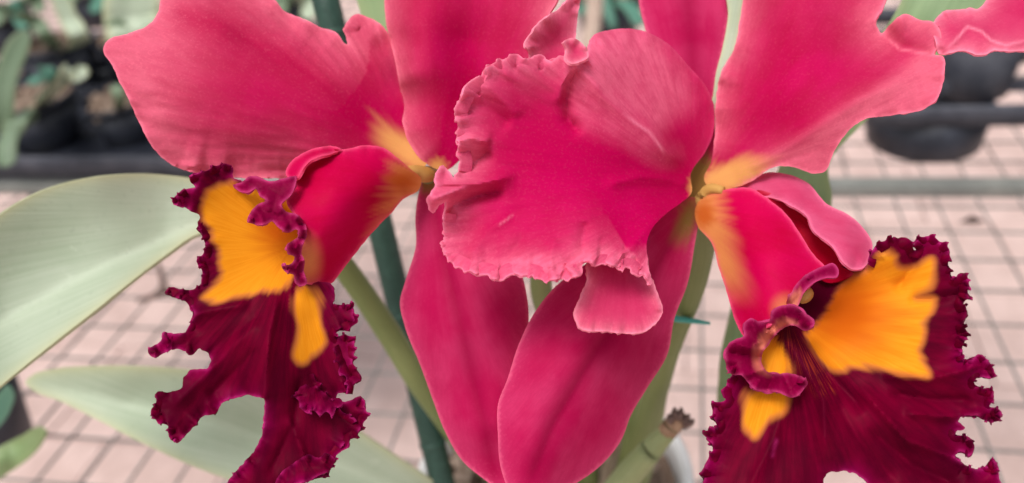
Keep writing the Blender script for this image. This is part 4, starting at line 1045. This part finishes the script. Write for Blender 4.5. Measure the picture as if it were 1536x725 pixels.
blade('side_lobe', lip2, [(1042, 318, 0), (1050, 299, 0), (1074, 289, .3), (1102, 282), (1130, 284), (1150, 297), (1178, 320), (1202, 354), (1223, 385), (1237, 400), (1222, 424), (1205, 440), (1190, 470), (1160, 485), (1120, 508), (1112, 500), (1102, 480), (1092, 444), (1078, 402), (1067, 364), (1047, 340, 0)],
      [(1044, 320, 240), (1074, 291, 237), (1130, 285, 230), (1180, 322, 224), (1235, 400, 214), (1190, 440, 210), (1110, 345, 224), (1140, 400, 214), (1085, 430, 226), (1070, 365, 233), (1110, 490, 217), (1150, 480, 209), (1180, 370, 215)],
      M_TUBE, (1020, 310), sp=4, fringe=(.6, 10), ruffle=(.5, 34, 10), margin=6, fine=.2,
      masks={'base': (lambda X, Y, a, r: np.clip((1 - sstep(26, 66, (X - 1040) * .95 - (Y - 330) * .30 + 7 * n2(a * 26, r / 70))) * (1 - sstep(395, 470, Y)), 0, 1) * .9 + .55 * (1 - sstep(4, 30, np.hypot(X - 1178, (Y - 462) / 1.0)))),
             'base2': near_pt(1056, 322, 6, 30, .8, 1.1)}, seed=20)
blade('frill', lip2, [(1115, 505), (1116, 486), (1126, 477), (1142, 484), (1155, 482), (1159, 467), (1174, 458), (1193, 461), (1212, 474), (1222, 486), (1209, 496), (1190, 489), (1171, 496), (1155, 514), (1143, 534), (1145, 552), (1159, 561), (1184, 560), (1211, 574), (1203, 588), (1189, 597), (1166, 588), (1131, 584), (1112, 564), (1096, 562), (1088, 534), (1093, 515), (1103, 509)],
      [(1120, 485, 207), (1160, 470, 205), (1200, 466, 205), (1220, 486, 203), (1180, 490, 208), (1145, 530, 210), (1100, 530, 206), (1120, 560, 206), (1160, 575, 207), (1205, 582, 202), (1120, 520, 204)],
      M_FRILL, (1120, 440), sp=3.0, fringe=(1.0, 9), ruffle=(2.2, 30, 13), margin=6, fine=.4, creases=[([(1126, 474), (1134, 500), (1140, 520)], -1.8, 6), ([(1150, 480), (1156, 500), (1160, 512)], 1.8, 5), ([(1176, 455), (1180, 475), (1182, 492)], -1.8, 6), ([(1200, 464), (1198, 480), (1194, 492)], 1.6, 5), ([(1088, 530), (1110, 532), (1145, 536)], 2.0, 6), ([(1095, 512), (1115, 520), (1140, 526)], -1.6, 6), ([(1112, 566), (1130, 560), (1148, 552)], -1.8, 6), ([(1150, 588), (1156, 575), (1162, 560)], 1.8, 6), ([(1186, 598), (1184, 580), (1182, 560)], -1.6, 6)],
      masks={'base': patch([[(1150, 520), (1168, 498), (1192, 486), (1175, 482), (1150, 498), (1134, 530), (1136, 552), (1152, 562)]], 8, 4, 16)}, seed=21)
blade('frill', lip2, [(1236, 399), (1250, 395), (1258, 408), (1256, 415), (1240, 417), (1222, 424), (1206, 440), (1196, 462), (1190, 470), (1180, 460), (1186, 440), (1200, 420), (1216, 408)],
      [(1250, 397, 207), (1256, 413, 205), (1222, 420, 207), (1190, 465, 208), (1185, 445, 207), (1210, 412, 209)],
      M_FRILL, (1200, 380), sp=3, fringe=(.6, 9), ruffle=(1.2, 36, 9), margin=7, fine=.1,
      masks={'base': near_pt(1192, 452, 4, 26)}, seed=22)

# gathered margins of the two lips
def outline_run(outline, a, b):
    """points of an outline from the one nearest a to the one nearest b"""
    q = np.array([(p[0], p[1]) for p in outline], float)
    i = int(np.argmin(((q - a) ** 2).sum(1))); j = int(np.argmin(((q - b) ** 2).sum(1)))
    return q[i:j + 1] if i <= j else np.vstack([q[i:], q[:j + 1]])


c1, c2 = CTRL[lip1.name], CTRL[lip2.name]
for k, (a, b, wl, wd, am) in enumerate([((1300, 398), (1445, 539), 19, 6, 1.9), ((1447, 540), (1441, 626), 20, 3, 1.5), ((1434, 647), (1498, 707), 20, 3, 1.5), ((1054, 750), (1099, 562), 20, 6, 2.0)]):
    ruffle_band(lip2, outline_run(LIP2, a, b), c2, M_LIP, (1180, 470), wl, wd, 12, am, seed=k + 30)
for k, (a, b, wl, wd, am) in enumerate([((461, 723), (544, 597), 19, 6, 1.9), ((541, 566), (500, 456), 18, 5, 1.8), ((347, 249), (284, 266), 19, 3, 1.6), ((277, 284), (275, 311), 19, 3, 1.4), ((296, 338), (302, 425), 17, 3, 1.4), ((233, 590), (265, 665), 18, 3, 1.5), ((250, 440), (281, 494), 18, 3, 1.4)]):
    ruffle_band(lip1, outline_run(LIP1, a, b), c1, M_LIP, (440, 370), wl, wd, 10, am, seed=k + 50, flip=-1)
# second gathered row on the right-hand lobe of the left lip
ruffle_band(lip1, np.array([(470, 560), (482, 590), (500, 610), (520, 622), (532, 632)], float), c1, M_LIP, (440, 370), 17, 8, 9, 2.0, 1.6, seed=61)
ruffle_band(lip1, np.array([(500, 520), (512, 548), (522, 572), (520, 590)], float), c1, M_LIP, (440, 370), 16, 8, 9, 2.0, 1.6, seed=62, flip=-1)

# crimped pale margin of the big ruffled petal
cp = CTRL[pet.name]
for k, (a, b, wl, inn, am) in enumerate([((850, 86), (700, 128), 21, 18, .8), ((700, 128), (689, 256), 22, 18, .8), ((667, 320), (756, 419), 17, 18, .7), ((756, 419), (871, 412), 16, 18, .7), ((893, 400), (965, 412), 15, 14, .6)]):
    ruffle_band(pet, outline_run(PET, a, b), cp, M_PETAL_F, (1045, 278), wl, 3, inn, am, 0.25, seed=k + 70, flip=-1, thick=0.4, e0=0.85, curl=1.2)
